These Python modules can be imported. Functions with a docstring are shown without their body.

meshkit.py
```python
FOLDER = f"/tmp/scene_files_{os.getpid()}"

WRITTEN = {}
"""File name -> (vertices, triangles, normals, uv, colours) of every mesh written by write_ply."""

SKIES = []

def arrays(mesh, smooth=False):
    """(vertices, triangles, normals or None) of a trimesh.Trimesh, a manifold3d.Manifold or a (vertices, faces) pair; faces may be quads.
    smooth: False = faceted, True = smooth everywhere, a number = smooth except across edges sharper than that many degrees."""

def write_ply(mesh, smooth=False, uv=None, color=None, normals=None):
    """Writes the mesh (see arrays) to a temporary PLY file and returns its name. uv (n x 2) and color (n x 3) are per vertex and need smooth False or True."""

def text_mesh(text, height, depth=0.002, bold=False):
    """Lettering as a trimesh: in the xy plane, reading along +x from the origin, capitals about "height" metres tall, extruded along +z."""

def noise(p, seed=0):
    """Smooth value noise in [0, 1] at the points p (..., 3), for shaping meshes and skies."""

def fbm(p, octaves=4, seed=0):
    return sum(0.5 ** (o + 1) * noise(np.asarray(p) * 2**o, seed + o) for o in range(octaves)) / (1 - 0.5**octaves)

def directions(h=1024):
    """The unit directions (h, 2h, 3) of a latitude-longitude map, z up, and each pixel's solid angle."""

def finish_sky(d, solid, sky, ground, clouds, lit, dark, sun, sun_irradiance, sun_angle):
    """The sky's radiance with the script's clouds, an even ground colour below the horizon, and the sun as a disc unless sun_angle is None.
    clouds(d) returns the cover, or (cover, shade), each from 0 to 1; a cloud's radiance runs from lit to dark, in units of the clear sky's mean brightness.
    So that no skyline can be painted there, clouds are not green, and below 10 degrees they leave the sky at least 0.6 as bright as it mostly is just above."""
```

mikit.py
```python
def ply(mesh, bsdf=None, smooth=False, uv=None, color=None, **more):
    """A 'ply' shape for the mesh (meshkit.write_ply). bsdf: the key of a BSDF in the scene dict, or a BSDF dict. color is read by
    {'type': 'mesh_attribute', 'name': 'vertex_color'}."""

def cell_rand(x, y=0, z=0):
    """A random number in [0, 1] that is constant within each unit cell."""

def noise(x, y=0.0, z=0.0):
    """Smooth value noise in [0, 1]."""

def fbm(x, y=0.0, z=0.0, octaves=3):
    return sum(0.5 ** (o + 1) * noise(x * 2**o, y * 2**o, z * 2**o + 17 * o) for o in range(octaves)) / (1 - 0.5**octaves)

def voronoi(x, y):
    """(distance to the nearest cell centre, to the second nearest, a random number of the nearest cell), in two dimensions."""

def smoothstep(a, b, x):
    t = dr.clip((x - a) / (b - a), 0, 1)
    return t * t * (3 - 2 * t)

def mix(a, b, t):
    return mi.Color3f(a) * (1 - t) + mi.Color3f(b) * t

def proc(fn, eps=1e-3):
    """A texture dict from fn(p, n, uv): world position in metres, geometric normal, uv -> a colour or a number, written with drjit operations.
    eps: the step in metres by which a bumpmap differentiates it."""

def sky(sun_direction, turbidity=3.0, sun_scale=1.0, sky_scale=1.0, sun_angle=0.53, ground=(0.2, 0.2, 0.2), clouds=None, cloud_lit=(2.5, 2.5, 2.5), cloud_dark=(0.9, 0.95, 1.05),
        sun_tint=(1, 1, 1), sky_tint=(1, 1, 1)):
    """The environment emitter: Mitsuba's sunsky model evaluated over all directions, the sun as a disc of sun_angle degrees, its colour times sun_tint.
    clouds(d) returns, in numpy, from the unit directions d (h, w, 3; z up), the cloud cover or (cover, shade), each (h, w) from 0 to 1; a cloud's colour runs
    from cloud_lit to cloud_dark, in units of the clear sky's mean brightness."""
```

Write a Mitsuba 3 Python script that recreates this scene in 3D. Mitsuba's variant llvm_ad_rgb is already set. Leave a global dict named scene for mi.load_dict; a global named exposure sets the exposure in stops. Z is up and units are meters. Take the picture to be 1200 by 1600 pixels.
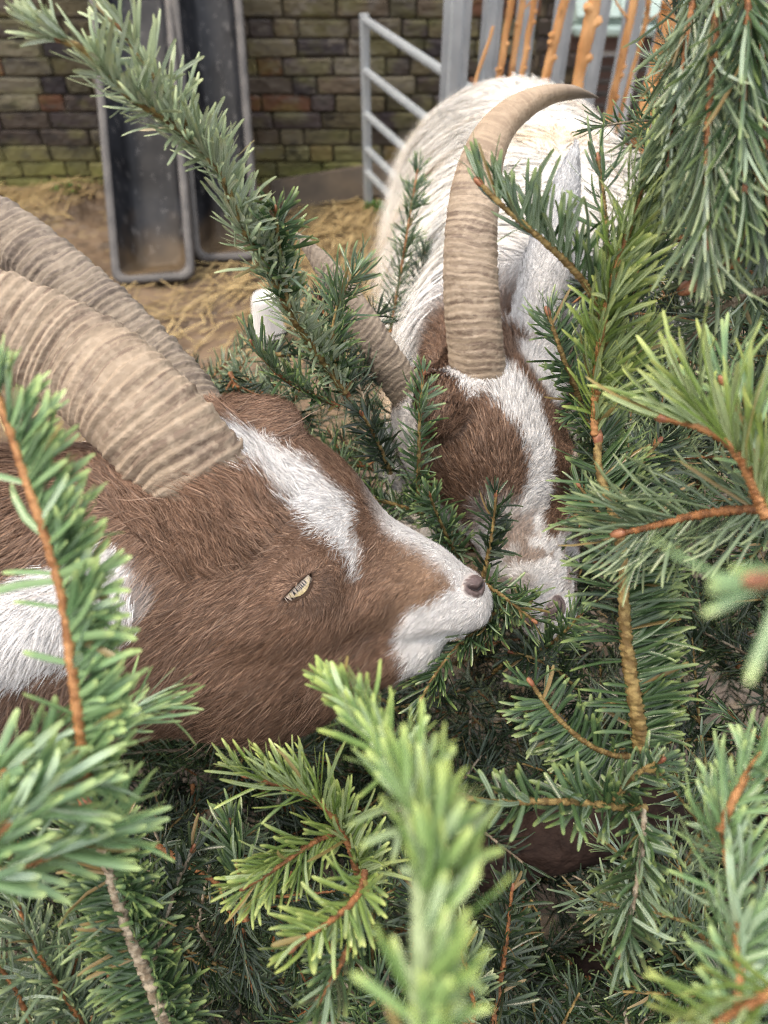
import math
import numpy as np, trimesh
import drjit as dr
import mitsuba as mi
import mikit, meshkit
from mikit import proc, noise, fbm, smoothstep, mix, cell_rand
from scipy.interpolate import CubicSpline, LinearNDInterpolator
from scipy.spatial import cKDTree

T = mi.ScalarTransform4f
scene, labels = {}, {}
# ------------------------------------------------------------------ camera, sky, exposure
PITCH, CAM_H, F = math.radians(45.0), 1.56, 1203.0
R_ = np.array([1.0, 0, 0])
C_ = np.array([0, math.cos(PITCH), -math.sin(PITCH)])
U_ = np.array([0, math.sin(PITCH), math.cos(PITCH)])
EYE = np.array([0, 0, CAM_H])
scene['camera'] = {'type': 'thinlens', 'fov': 53.02, 'fov_axis': 'x', 'near_clip': 0.02, 'far_clip': 400.0,
                   'aperture_radius': 0.0019, 'focus_distance': 0.56,
                   'to_world': T().look_at(origin=EYE.tolist(), target=(EYE + C_).tolist(), up=[0, 0, 1])}
scene['sky_light'] = mikit.sky((-0.42, -0.05, 0.90), turbidity=4, sun_scale=0.3, sun_angle=12, clouds=lambda d: (1.0, 1 - np.clip(d[..., 2], 0, 1) ** 0.8),
                               cloud_lit=(3.4, 3.42, 3.5), cloud_dark=(0.95, 0.97, 1.02), ground=(0.12, 0.1, 0.08))
exposure = 2.88


def P(px, py, z):
    """Photograph position (1200 x 1600) and depth along the view axis -> point in the yard."""
    return EYE + z * (C_ + (px - 600) / F * R_ - (py - 800) / F * U_)


def G(px, py, h=0.0):
    """Where the line of sight meets the level h."""
    d = C_ + (px - 600) / F * R_ - (py - 800) / F * U_
    return EYE + d * (h - CAM_H) / d[2]


def Y(px, py, y):
    """Where the line of sight meets the upright plane at distance y."""
    d = C_ + (px - 600) / F * R_ - (py - 800) / F * U_
    return EYE + d * y / d[1]


def rng(s):
    return np.random.default_rng(s)


def unit(v):
    v = np.asarray(v, float)
    return v / np.maximum(np.linalg.norm(v, axis=-1, keepdims=True), 1e-12)


used = {}


def numbered(k):
    n = used.get(k, -1) + 1
    used[k] = n
    return k if n == 0 else f'{k}_{n:03d}'


def thing(name, label, cat, group=None, kind=None):
    k = numbered(name)
    labels[k] = {'label': label, 'category': cat}
    if group: labels[k]['group'] = group
    if kind: labels[k]['kind'] = kind
    return k


def part(parent, name, shape, label=None, kind=None):
    k = numbered(f'{parent}__{name}')
    scene[k] = shape
    if label or kind:
        labels[k] = {}
        if label: labels[k]['label'] = label
        if kind: labels[k]['kind'] = kind
    return k


def struct(name, shape, label=None):
    scene[name] = shape
    labels[name] = {'kind': 'structure'}
    if label: labels[name]['label'] = label


def bsdf(name, d):
    scene[name] = d


def rgb(*c):
    return {'type': 'rgb', 'value': list(c)}


# ------------------------------------------------------------------ materials
def principled(color, rough=0.6, spec=0.4, **k):
    return {'type': 'principled', 'base_color': color if isinstance(color, dict) else rgb(*color), 'roughness': rough, 'specular': spec, **k}


VC = {'type': 'mesh_attribute', 'name': 'vertex_color'}
bsdf('m_skin', {'type': 'twosided', 'b': principled(VC, 0.7, 0.2)})
bsdf('m_fur', {'type': 'twosided', 'b': principled(VC, 0.5, 0.35)})


def horn_tex(p, n, uv):
    a = fbm(p.x * 220, p.y * 220, p.z * 220, 3)
    rings = 0.65 * fbm(uv.x * 0.8, uv.y * 420, 0.0, 3) + 0.35 * fbm(uv.x * 0.5, uv.y * 110, 5.0, 2)
    c = mix((0.29, 0.225, 0.165), (0.15, 0.108, 0.08), smoothstep(0.40, 0.70, rings))
    c = mix(c, mi.Color3f(0.42, 0.34, 0.26), 0.4 * smoothstep(0.42, 0.72, a))
    return mix(c, mi.Color3f(0.13, 0.10, 0.085), smoothstep(0.58, 0.8, fbm(p.x * 45, p.y * 45, p.z * 45 + 3, 3)) * 0.28)


bsdf('m_horn', {'type': 'bumpmap', 't': proc(lambda p, n, uv: 0.0009 * fbm(p.x * 420, p.y * 420, p.z * 420, 3), 2e-4), 'scale': 1.0,
                'b': {'type': 'twosided', 'b': principled(proc(horn_tex), 0.62, 0.3)}})


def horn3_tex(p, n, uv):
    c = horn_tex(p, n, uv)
    return c * 0.62 + mi.Color3f(0.035, 0.036, 0.036)  # plain horn colour dimmed and greyed, shading painted in


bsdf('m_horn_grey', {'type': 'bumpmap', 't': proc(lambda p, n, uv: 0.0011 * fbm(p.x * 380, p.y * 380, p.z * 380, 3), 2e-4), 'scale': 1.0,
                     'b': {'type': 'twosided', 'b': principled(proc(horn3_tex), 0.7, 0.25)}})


def horn2_tex(p, n, uv):
    c = horn_tex(p, n, uv)
    c = mix(c, mi.Color3f(0.33, 0.24, 0.16), smoothstep(0.18, 0.3, uv.y) * 0.6)
    return mix(c, mi.Color3f(0.13, 0.11, 0.095), smoothstep(0.36, 0.47, uv.y + 0.04 * noise(p.x * 60, p.y * 60, p.z * 60)))


bsdf('m_horn_dark', {'type': 'bumpmap', 't': proc(lambda p, n, uv: 0.0008 * fbm(p.x * 420, p.y * 420, p.z * 420, 3), 2e-4), 'scale': 1.0,
                     'b': {'type': 'twosided', 'b': principled(proc(horn2_tex), 0.55, 0.35)}})
NEEDLES = {  # top dark, top light, underside, underside stripe, tip
    'deep': ((0.006, 0.013, 0.006), (0.018, 0.036, 0.014), (0.045, 0.066, 0.04), (0.13, 0.17, 0.14), (0.055, 0.08, 0.027)),  # dark needles, darkened further to paint the shadow inside the heap
    'mid': ((0.014, 0.033, 0.013), (0.050, 0.092, 0.034), (0.115, 0.17, 0.085), (0.28, 0.35, 0.27), (0.19, 0.25, 0.08)),
    'fresh': ((0.07, 0.12, 0.025), (0.17, 0.235, 0.06), (0.20, 0.27, 0.10), (0.38, 0.45, 0.27), (0.40, 0.45, 0.14)),
    'mint': ((0.075, 0.145, 0.060), (0.175, 0.275, 0.125), (0.19, 0.28, 0.16), (0.40, 0.50, 0.39), (0.34, 0.43, 0.16)),
    'grey': ((0.040, 0.068, 0.036), (0.120, 0.165, 0.088), (0.165, 0.215, 0.145), (0.35, 0.41, 0.34), (0.24, 0.285, 0.13)),
    'lime': ((0.065, 0.125, 0.032), (0.165, 0.255, 0.080), (0.18, 0.27, 0.11), (0.38, 0.47, 0.30), (0.36, 0.44, 0.13)),
    'pale': ((0.125, 0.175, 0.095), (0.29, 0.345, 0.21), (0.27, 0.325, 0.225), (0.47, 0.53, 0.45), (0.40, 0.45, 0.24)),
}


def needle_mat(name, dark, light, under, stripe, tip):
    def top(p, n, uv):
        i = dr.floor(uv.x)
        f = uv.x - i
        r = cell_rand(i, 3, 1)
        c = mix(dark, light, r)
        c = mix(c, mi.Color3f(light) * 1.5, 0.55 * (1 - smoothstep(0.03, 0.10, dr.abs(f - 0.5))))
        c = mix(c, mi.Color3f(tip), smoothstep(0.7, 1.0, uv.y) * 0.75)
        c = mix(c, mi.Color3f(0.20, 0.13, 0.05), dr.select(cell_rand(i, 9, 2) > 0.975, mi.Float(0.8), mi.Float(0.0)))
        return mix(c, mi.Color3f(tip), (1 - smoothstep(0.0, 0.09, uv.y)) * 0.8)

    def bottom(p, n, uv):
        i = dr.floor(uv.x)
        f = dr.abs(uv.x - i - 0.5)
        c = mix(under, stripe, smoothstep(0.07, 0.14, f) * (1 - smoothstep(0.30, 0.38, f)) * (0.5 + 0.5 * cell_rand(i, 5, 1)))
        c = mix(c, mi.Color3f(tip), smoothstep(0.75, 1.0, uv.y) * 0.7)
        return c
    bsdf('m_needle_' + name, {'type': 'twosided', 'a': principled(proc(top), 0.36, 0.5), 'b': principled(proc(bottom), 0.5, 0.4)})


for k_, v_ in NEEDLES.items(): needle_mat(k_, *v_)


def twig_tex(a, b):
    def f(p, n, uv):
        return mix(a, b, smoothstep(0.35, 0.7, fbm(p.x * 260, p.y * 260, p.z * 260, 3)))
    return proc(f)


bsdf('m_twig_red', {'type': 'twosided', 'b': principled(twig_tex((0.13, 0.055, 0.022), (0.30, 0.13, 0.05)), 0.6, 0.3)})
bsdf('m_twig_orange', {'type': 'twosided', 'b': principled(twig_tex((0.20, 0.085, 0.03), (0.38, 0.19, 0.08)), 0.55, 0.3)})
bsdf('m_twig_grey', {'type': 'twosided', 'b': principled(twig_tex((0.15, 0.115, 0.08), (0.34, 0.29, 0.22)), 0.75, 0.2)})
bsdf('m_twig_olive', {'type': 'twosided', 'b': principled(twig_tex((0.11, 0.07, 0.025), (0.25, 0.18, 0.07)), 0.65, 0.25)})
bsdf('m_twig_green', {'type': 'twosided', 'b': principled(twig_tex((0.16, 0.21, 0.10), (0.27, 0.33, 0.18)), 0.6, 0.3)})
bsdf('m_bud', {'type': 'twosided', 'b': principled(twig_tex((0.17, 0.055, 0.025), (0.32, 0.14, 0.07)), 0.45, 0.5)})


def peel_tex(p, n, uv):
    a = fbm(p.x * 38, p.y * 38, p.z * 9, 4)
    c = mix((0.38, 0.185, 0.07), (0.55, 0.31, 0.14), smoothstep(0.3, 0.7, a))
    return mix(c, mi.Color3f(0.20, 0.10, 0.045), smoothstep(0.60, 0.78, fbm(p.x * 60 + 4, p.y * 60, p.z * 22, 3)) * 0.8)


bsdf('m_peeled', {'type': 'bumpmap', 't': proc(lambda p, n, uv: 0.004 * fbm(p.x * 90, p.y * 90, p.z * 30, 3)), 'scale': 1.0,
                  'b': {'type': 'twosided', 'b': principled(proc(peel_tex), 0.6, 0.3)}})


def mud_tex(p, n, uv):
    a = fbm(p.x * 3.1, p.y * 3.1, 0.0, 4)
    b = fbm(p.x * 22, p.y * 22, 2.0, 4)
    c = mix((0.150, 0.103, 0.066), (0.08, 0.054, 0.035), smoothstep(0.3, 0.65, a))
    c = mix(c, mi.Color3f(0.20, 0.146, 0.082), smoothstep(0.5, 0.75, b) * 0.7)
    return mix(c, mi.Color3f(0.045, 0.03, 0.02), smoothstep(0.58, 0.75, fbm(p.x * 9 + 5, p.y * 9, 1.0, 3)) * 0.65)


bsdf('m_mud', {'type': 'bumpmap', 't': proc(lambda p, n, uv: 0.03 * fbm(p.x * 16, p.y * 16, 0.0, 4)), 'scale': 1.0,
               'b': {'type': 'twosided', 'b': principled(proc(mud_tex), proc(lambda p, n, uv: 0.3 + 0.5 * fbm(p.x * 4, p.y * 4, 0.0, 3)), 0.5)}})
bsdf('m_straw', {'type': 'twosided', 'b': principled(proc(lambda p, n, uv: mix((0.44, 0.335, 0.17), (0.22, 0.15, 0.07), cell_rand(dr.floor(uv.x), 1, 2))), 0.5, 0.4)})


def brick_b(moss):
    def weight(p, n, uv):
        w = smoothstep(0.46, 0.70, fbm(p.x * 7, p.y * 7, p.z * 11, 4))
        low = 1 - smoothstep(0.05, 0.34, p.z + 0.14 * fbm(p.x * 4, p.y, p.z * 3, 3))
        return dr.clip(moss * (0.28 * w + 0.75 * low), 0, 0.9)
    return {'type': 'bumpmap', 't': proc(lambda p, n, uv: 0.012 * fbm(p.x * 55, p.y * 55, p.z * 55, 4)), 'scale': 1.0,
            'b': {'type': 'blendbsdf', 'weight': proc(weight), 'a': {'type': 'blendbsdf', 'weight': proc(lambda p, n, uv: 0.75 * smoothstep(0.45, 0.7, fbm(p.x * 19 + 7, p.y * 19, p.z * 23, 4))), 'a': {'type': 'twosided', 'b': principled(VC, 0.8, 0.25)},
                  'b': {'type': 'twosided', 'b': principled(proc(lambda p, n, uv: mix((0.022, 0.02, 0.021), (0.15, 0.132, 0.112), smoothstep(0.35, 0.65, fbm(p.x * 5, p.y * 5, p.z * 6 + 3, 3)))), 0.85, 0.2)}},
                  'b': {'type': 'twosided', 'b': principled(proc(lambda p, n, uv: mix((0.13, 0.14, 0.04), (0.30, 0.29, 0.10), fbm(p.x * 30, p.y * 30, p.z * 30, 3))), 0.95, 0.1)}}}


bsdf('m_brick', brick_b(1.0))
bsdf('m_brick_stock', brick_b(0.15))
bsdf('m_mortar', {'type': 'twosided', 'b': principled(proc(lambda p, n, uv: mix((0.02, 0.017, 0.013), (0.06, 0.048, 0.03), fbm(p.x * 14, p.y * 14, p.z * 14, 3))), 0.95, 0.1)})
bsdf('m_mortar_pale', {'type': 'twosided', 'b': principled(proc(lambda p, n, uv: mix((0.22, 0.19, 0.14), (0.36, 0.32, 0.24), fbm(p.x * 14, p.y * 14, p.z * 14, 3))), 0.95, 0.1)})


def trough_tex(p, n, uv):
    a = fbm(p.x * 7, p.y * 7, p.z * 4, 4)
    c = mix((0.006, 0.0065, 0.009), (0.024, 0.026, 0.032), smoothstep(0.3, 0.7, a))
    scr = smoothstep(0.62, 0.78, fbm(p.x * 60, p.y * 60, p.z * 18, 3))
    c = mix(c, mi.Color3f(0.20, 0.195, 0.195), scr * 0.35)
    return mix(c, mi.Color3f(0.20, 0.135, 0.07), (1 - smoothstep(0.03, 0.22, p.z + 0.1 * noise(p.x * 18, p.y * 18, p.z * 18))) * 0.45)


bsdf('m_trough', {'type': 'twosided', 'b': principled(proc(trough_tex), proc(lambda p, n, uv: 0.42 + 0.3 * fbm(p.x * 11, p.y * 11, p.z * 11, 3)), 0.3)})
bsdf('m_trough_rim', {'type': 'twosided', 'b': principled(proc(lambda p, n, uv: mix((0.035, 0.034, 0.036), (0.13, 0.12, 0.115), fbm(p.x * 20, p.y * 20, p.z * 20, 3))), 0.5, 0.4)})


def galv_tex(p, n, uv):
    return mix((0.27, 0.30, 0.33), (0.46, 0.49, 0.51), fbm(p.x * 26, p.y * 26, p.z * 12, 3))


bsdf('m_galv', {'type': 'twosided', 'b': principled(proc(galv_tex), 0.45, 0.5, metallic=0.35)})
bsdf('m_white_wall', {'type': 'twosided', 'b': principled(proc(lambda p, n, uv: mix((0.60, 0.60, 0.60), (0.72, 0.71, 0.70), fbm(p.x * 6, p.y * 6, p.z * 6, 3))), 0.7, 0.3)})
bsdf('m_green_roof', {'type': 'twosided', 'b': principled(proc(lambda p, n, uv: mix((0.33, 0.43, 0.38), (0.45, 0.54, 0.49), fbm(p.x * 8, p.y * 8, p.z * 8, 3))), 0.5, 0.4)})
bsdf('m_dark_wood', {'type': 'twosided', 'b': principled((0.085, 0.05, 0.04), 0.6, 0.3)})
bsdf('m_bark', {'type': 'bumpmap', 't': proc(lambda p, n, uv: 0.006 * fbm(p.x * 120, p.y * 120, p.z * 120, 4), 4e-4), 'scale': 1.0,
                'b': {'type': 'twosided', 'b': principled(proc(lambda p, n, uv: mix((0.007, 0.004, 0.0035), (0.034, 0.019, 0.0145), fbm(p.x * 70, p.y * 70, p.z * 70, 4))), 0.8, 0.2)}})
bsdf('m_weed', {'type': 'twosided', 'b': principled((0.09, 0.19, 0.035), 0.5, 0.4)})
bsdf('m_rubber', {'type': 'twosided', 'b': principled(proc(lambda p, n, uv: mix((0.05, 0.045, 0.042), (0.17, 0.13, 0.09), fbm(p.x * 12, p.y * 12, p.z * 12, 4))), 0.8, 0.3)})


# ------------------------------------------------------------------ mesh helpers
def grid_faces(n, m, wrap=False):
    """n rings of m points."""
    i, j = np.meshgrid(np.arange(n - 1), np.arange(m if wrap else m - 1), indexing='ij')
    a, b = i * m + j, i * m + (j + 1) % m
    return np.stack([a, b, b + m, a + m], -1).reshape(-1, 4)


def frames(p, up):
    t = unit(np.gradient(p, axis=0))
    s = unit(np.cross(t, up))
    return t, s, np.cross(s, t)


def spline(pts, n):
    pts = np.asarray(pts, float)
    if len(pts) == 2:
        return pts[0] + np.linspace(0, 1, n)[:, None] * (pts[1] - pts[0])
    d = np.r_[0, np.cumsum(np.linalg.norm(np.diff(pts, axis=0), axis=1))]
    return CubicSpline(d / d[-1], pts)(np.linspace(0, 1, n))


def tube(p, r, m=8, wob=0.0, seed=0, caps=True):
    p = np.asarray(p, float)
    t = unit(np.gradient(p, axis=0))
    ref = np.array([0.31, 0.17, 0.93]) if abs(unit(p[-1] - p[0])[2]) < 0.85 else np.array([0.9, 0.3, 0.1])
    s = unit(np.cross(t, ref)); b = np.cross(s, t)
    a = np.arange(m) * 2 * np.pi / m
    r = np.broadcast_to(r, (len(p),))
    k = np.ones((len(p), m))
    if wob: k += wob * (rng(seed).random((len(p), m)) - 0.5) * 2
    v = p[:, None] + (r[:, None] * k)[..., None] * (np.cos(a)[None, :, None] * s[:, None] + np.sin(a)[None, :, None] * b[:, None])
    q = grid_faces(len(p), m, True)
    f = np.vstack([q[:, [0, 1, 2]], q[:, [0, 2, 3]]])
    v = v.reshape(-1, 3)
    if caps:
        n = len(v)
        v = np.vstack([v, p[:1], p[-1:]])
        i = np.arange(m)
        f = np.vstack([f, np.stack([(i + 1) % m, i, i * 0 + n], 1), np.stack([n - 1 - m - 1 + 0 * i + 2 + i - 1 + 1 - 1, i, i], 1)[:0],
                       np.stack([n - m + i, n - m + (i + 1) % m, i * 0 + n + 1], 1)])
    return v, f[:, ::-1]


def join(parts):
    vs, fs, at = [], [], 0
    for v, f in parts:
        f = np.asarray(f)
        if f.shape[1] == 4: f = np.vstack([f[:, [0, 1, 2]], f[:, [0, 2, 3]]])
        vs.append(v); fs.append(f + at); at += len(v)
    return np.vstack(vs), np.vstack(fs)


def box(lo, hi, ch=0.004):
    """Chamfered box."""
    lo, hi = np.asarray(lo, float), np.asarray(hi, float)
    b = trimesh.creation.box(extents=[1, 1, 1])
    pts = []
    for sx in (-1, 1):
        for sy in (-1, 1):
            for sz in (-1, 1):
                c = np.where(np.array([sx, sy, sz]) > 0, hi, lo)
                for k in range(3):
                    q = c.copy()
                    for j in range(3):
                        if j != k: q[j] -= (sx, sy, sz)[j] * ch
                    pts.append(q)
    h = trimesh.convex.convex_hull(np.array(pts))
    return np.array(h.vertices), np.array(h.faces)


def obox(a, b, w, d, side, ch=0.003):
    """Beam from a to b, width w along side, depth d."""
    a, b = np.asarray(a, float), np.asarray(b, float)
    t = unit(b - a); s = unit(side - np.dot(side, t) * t); n = np.cross(t, s)
    v, f = box([0, -w / 2, -d / 2], [np.linalg.norm(b - a), w / 2, d / 2], ch)
    return a + v @ np.stack([t, s, n]), f


def ply_n(mesh, mat, normals, uv=None, color=None):
    path = meshkit.write_ply(mesh, False, uv, color, normals=normals)
    return {'type': 'ply', 'filename': path, 'face_normals': False, 'bsdf': {'type': 'ref', 'id': mat}}


# ------------------------------------------------------------------ ground
def ground_h(x, y):
    p = np.stack([x, y, 0 * x], -1)
    near = 1 - np.clip((y - 1.35) / 0.6, 0, 1)
    near = near * near * (3 - 2 * near)
    h = 0.33 * near + 0.03 * (meshkit.fbm(p * 2.2, 3, 5) - 0.5) + 0.035 * (meshkit.fbm(p * 9, 3, 8) - 0.5)
    bank = np.clip((y - 3.3) / 0.45, 0, 1) * np.clip((0.1 - x) / 0.5, 0, 1)
    far = np.clip((np.hypot(x, y) - 6) / 8, 0, 1)
    return (h + 0.07 * bank * meshkit.noise(p * 3.3, 2)) * (1 - far)


gx = np.r_[-200, -60, -20, -9, np.linspace(-4, 4, 201), 9, 20, 60, 200]
gy = np.r_[-200, -60, -20, -8, np.linspace(-2, 6, 201), 10, 20, 60, 200]
X, Yg = np.meshgrid(gx, gy, indexing='ij')
v = np.stack([X, Yg, ground_h(X, Yg)], -1).reshape(-1, 3)
struct('ground', mikit.ply((v, grid_faces(len(gx), len(gy))), 'm_mud', smooth=True), 'wet brown trodden mud of the goat yard')

# straw
r = rng(3)
N = 9000
xs = r.uniform(-2.6, 1.2, N); ys = 3.75 - np.abs(r.normal(0, 0.75, N))
keep = meshkit.fbm(np.stack([xs * 1.6, ys * 1.6, 0 * xs], -1), 3, 4) > r.random(N) * 0.35 + 0.32
xs, ys = xs[keep], ys[keep]; N = len(xs)
ang = r.uniform(0, np.pi, N) * 0.6 - 0.3 + (r.random(N) < 0.3) * 1.3; L = r.uniform(0.05, 0.24, N)
d = np.stack([np.cos(ang), np.sin(ang), r.normal(0, 0.10, N)], -1)
w = np.stack([-np.sin(ang), np.cos(ang), 0 * ang], -1) * r.uniform(0.0014, 0.0036, N)[:, None]
mid = np.stack([xs, ys, ground_h(xs, ys) + 0.006 + 0.03 * r.random(N) ** 2], -1)
t3 = np.array([-0.5, 0, 0.5])
bend = r.normal(0, 0.008, (N, 1, 3))
c = mid[:, None] + t3[None, :, None] * (d * L[:, None])[:, None] + bend * (1 - 4 * t3 ** 2)[None, :, None]
v = np.stack([c - w[:, None], c + w[:, None]], 2)
q = np.array([[0, 1, 3, 2], [2, 3, 5, 4]])
f = (np.arange(N)[:, None, None] * 6 + q).reshape(-1, 4)
uvs = np.stack([np.repeat(np.arange(N), 6) + 0.5, np.tile([0, 0, .5, .5, 1, 1.0], N)], -1)
scene['straw'] = mikit.ply((v.reshape(-1, 3), f), 'm_straw', smooth=True, uv=uvs)
labels['straw'] = {'label': 'loose yellow straw scattered over the mud below the wall', 'category': 'straw', 'kind': 'stuff'}

# ------------------------------------------------------------------ brick walls
WALL_Y = 3.78


def brick_wall(key, x0, x1, z_top, y, mats, palette, seed, course=0.0735, length=0.222, moss_low=True, x_parts=None, z_parts=1.05, mortar='m_mortar', zb=0.0):
    r = rng(seed)
    rest, restc, nparts = [], [], 0
    z, row = zb, 0
    while z < z_top:
        x = x0 - r.random() * length
        header = row % 2
        while x < x1:
            l = (length if (r.random() < 0.75) != (header and r.random() < 0.5) else length / 2) * r.uniform(0.96, 1.04)
            lo = np.array([max(x, x0) + 0.0032, y - 0.012 - 0.009 * r.random(), z + 0.003])
            hi = np.array([min(x + l, x1) - 0.0032, y + 0.06, z + course - 0.003])
            if hi[0] - lo[0] > 0.03:
                v, f = box(lo, hi, 0.006 + 0.004 * r.random())
                v = v + (r.random(v.shape) - 0.5) * 0.006 * np.array([1, 1, 1])
                v = v[:, :] + (v[:, :1] - lo[0]) * np.array([0, 0, 1]) * r.normal(0, 0.012)
                col = np.array(palette[r.choice(len(palette), p=None)]) * r.uniform(0.75, 1.25)
                if z < 0.16 and moss_low: col = 0.5 * col + 0.5 * np.array([0.16, 0.15, 0.06])
                inside = z < z_parts and (x_parts is None or x_parts[0] < x < x_parts[1]) and nparts < 300
                if inside:
                    part(key, 'brick', mikit.ply((v, f), mats, smooth=False, color=np.tile(col, (len(v), 1))))
                    nparts += 1
                else:
                    rest.append((v, f)); restc.append(np.tile(col, (len(v), 1)))
            x += l
        z += course; row += 1
    part(key, 'mortar', mikit.ply(box([x0, y, 0], [x1, y + 0.22, z_top], 0.004), mortar))
    if rest:
        part(key, 'brickwork', mikit.ply(join(rest), mats, color=np.vstack(restc)), kind='stuff')


PAL = [(0.073, 0.058, 0.047), (0.050, 0.039, 0.041), (0.095, 0.073, 0.052), (0.103, 0.086, 0.052), (0.061, 0.048, 0.047), (0.120, 0.103, 0.068), (0.064, 0.050, 0.043), (0.129, 0.061, 0.036), (0.077, 0.068, 0.043), (0.043, 0.036, 0.039), (0.146, 0.129, 0.090)]
k = thing('brick_wall', 'old dark mossy brick wall along the back of the yard', 'wall')
brick_wall(k, -3.6, 0.66, 2.3, WALL_Y, 'm_brick', PAL, 11, x_parts=(-2.25, 0.6), z_parts=1.1)
k = thing('brick_wall', 'grey stock brick wall with pale joints seen behind the steel palings', 'wall')
PAL2 = [(0.24, 0.20, 0.155), (0.18, 0.15, 0.13), (0.15, 0.13, 0.125), (0.27, 0.23, 0.17), (0.12, 0.105, 0.11)]
brick_wall(k, 0.70, 1.72, 1.5, 4.45, 'm_brick_stock', PAL2, 12, moss_low=False, z_parts=1.1, mortar='m_mortar_pale')

# kerb slab / rubber board along the wall foot
k = thing('rubber_board', 'dark worn board lying along the foot of the wall by the gate', 'board')
a, b = G(425, 322, 0.03), G(640, 300, 0.03)
v, f = obox(a + [0, 0.02, 0.03], b + [0, 0.06, 0.06], 0.15, 0.05, np.array([0, 0.5, 1.0]), 0.01)
part(k, 'plank', mikit.ply((v, f), 'm_rubber'))

# weeds
r = rng(9)
for (px, py, lab) in ((455, 292, 'small green weed growing at the wall foot left of the gate'), (497, 288, 'tuft of bright green weed sprouting nearest the gate post'), (107, 292, 'low green weed by the wall left of the feed troughs'), (590, 318, 'green weed growing beside the white goat below the gate')):
    k = thing('weed', lab, 'weed')
    o = G(px, py + 8, 0.04)
    ms = []
    for i in range(34):
        a = r.uniform(0, 2 * np.pi); l = r.uniform(0.03, 0.085)
        d = np.array([math.cos(a) * 0.7, math.sin(a) * 0.5, r.uniform(0.4, 1.0)])
        p0 = o + np.array([r.normal(0, .035), r.normal(0, .02), 0])
        s = unit(np.cross(d, [0.2, 0.3, 1])) * l * 0.17
        p1 = p0 + d * l * 0.55; p2 = p0 + d * l + [0, 0, -0.3 * l]
        ms.append((np.array([p0 - s * .3, p0 + s * .3, p1 - s, p1 + s, p2]), np.array([[0, 1, 3], [0, 3, 2], [2, 3, 4]])))
    part(k, 'leaves', mikit.ply(join(ms), 'm_weed', smooth=True), kind='stuff')


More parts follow.
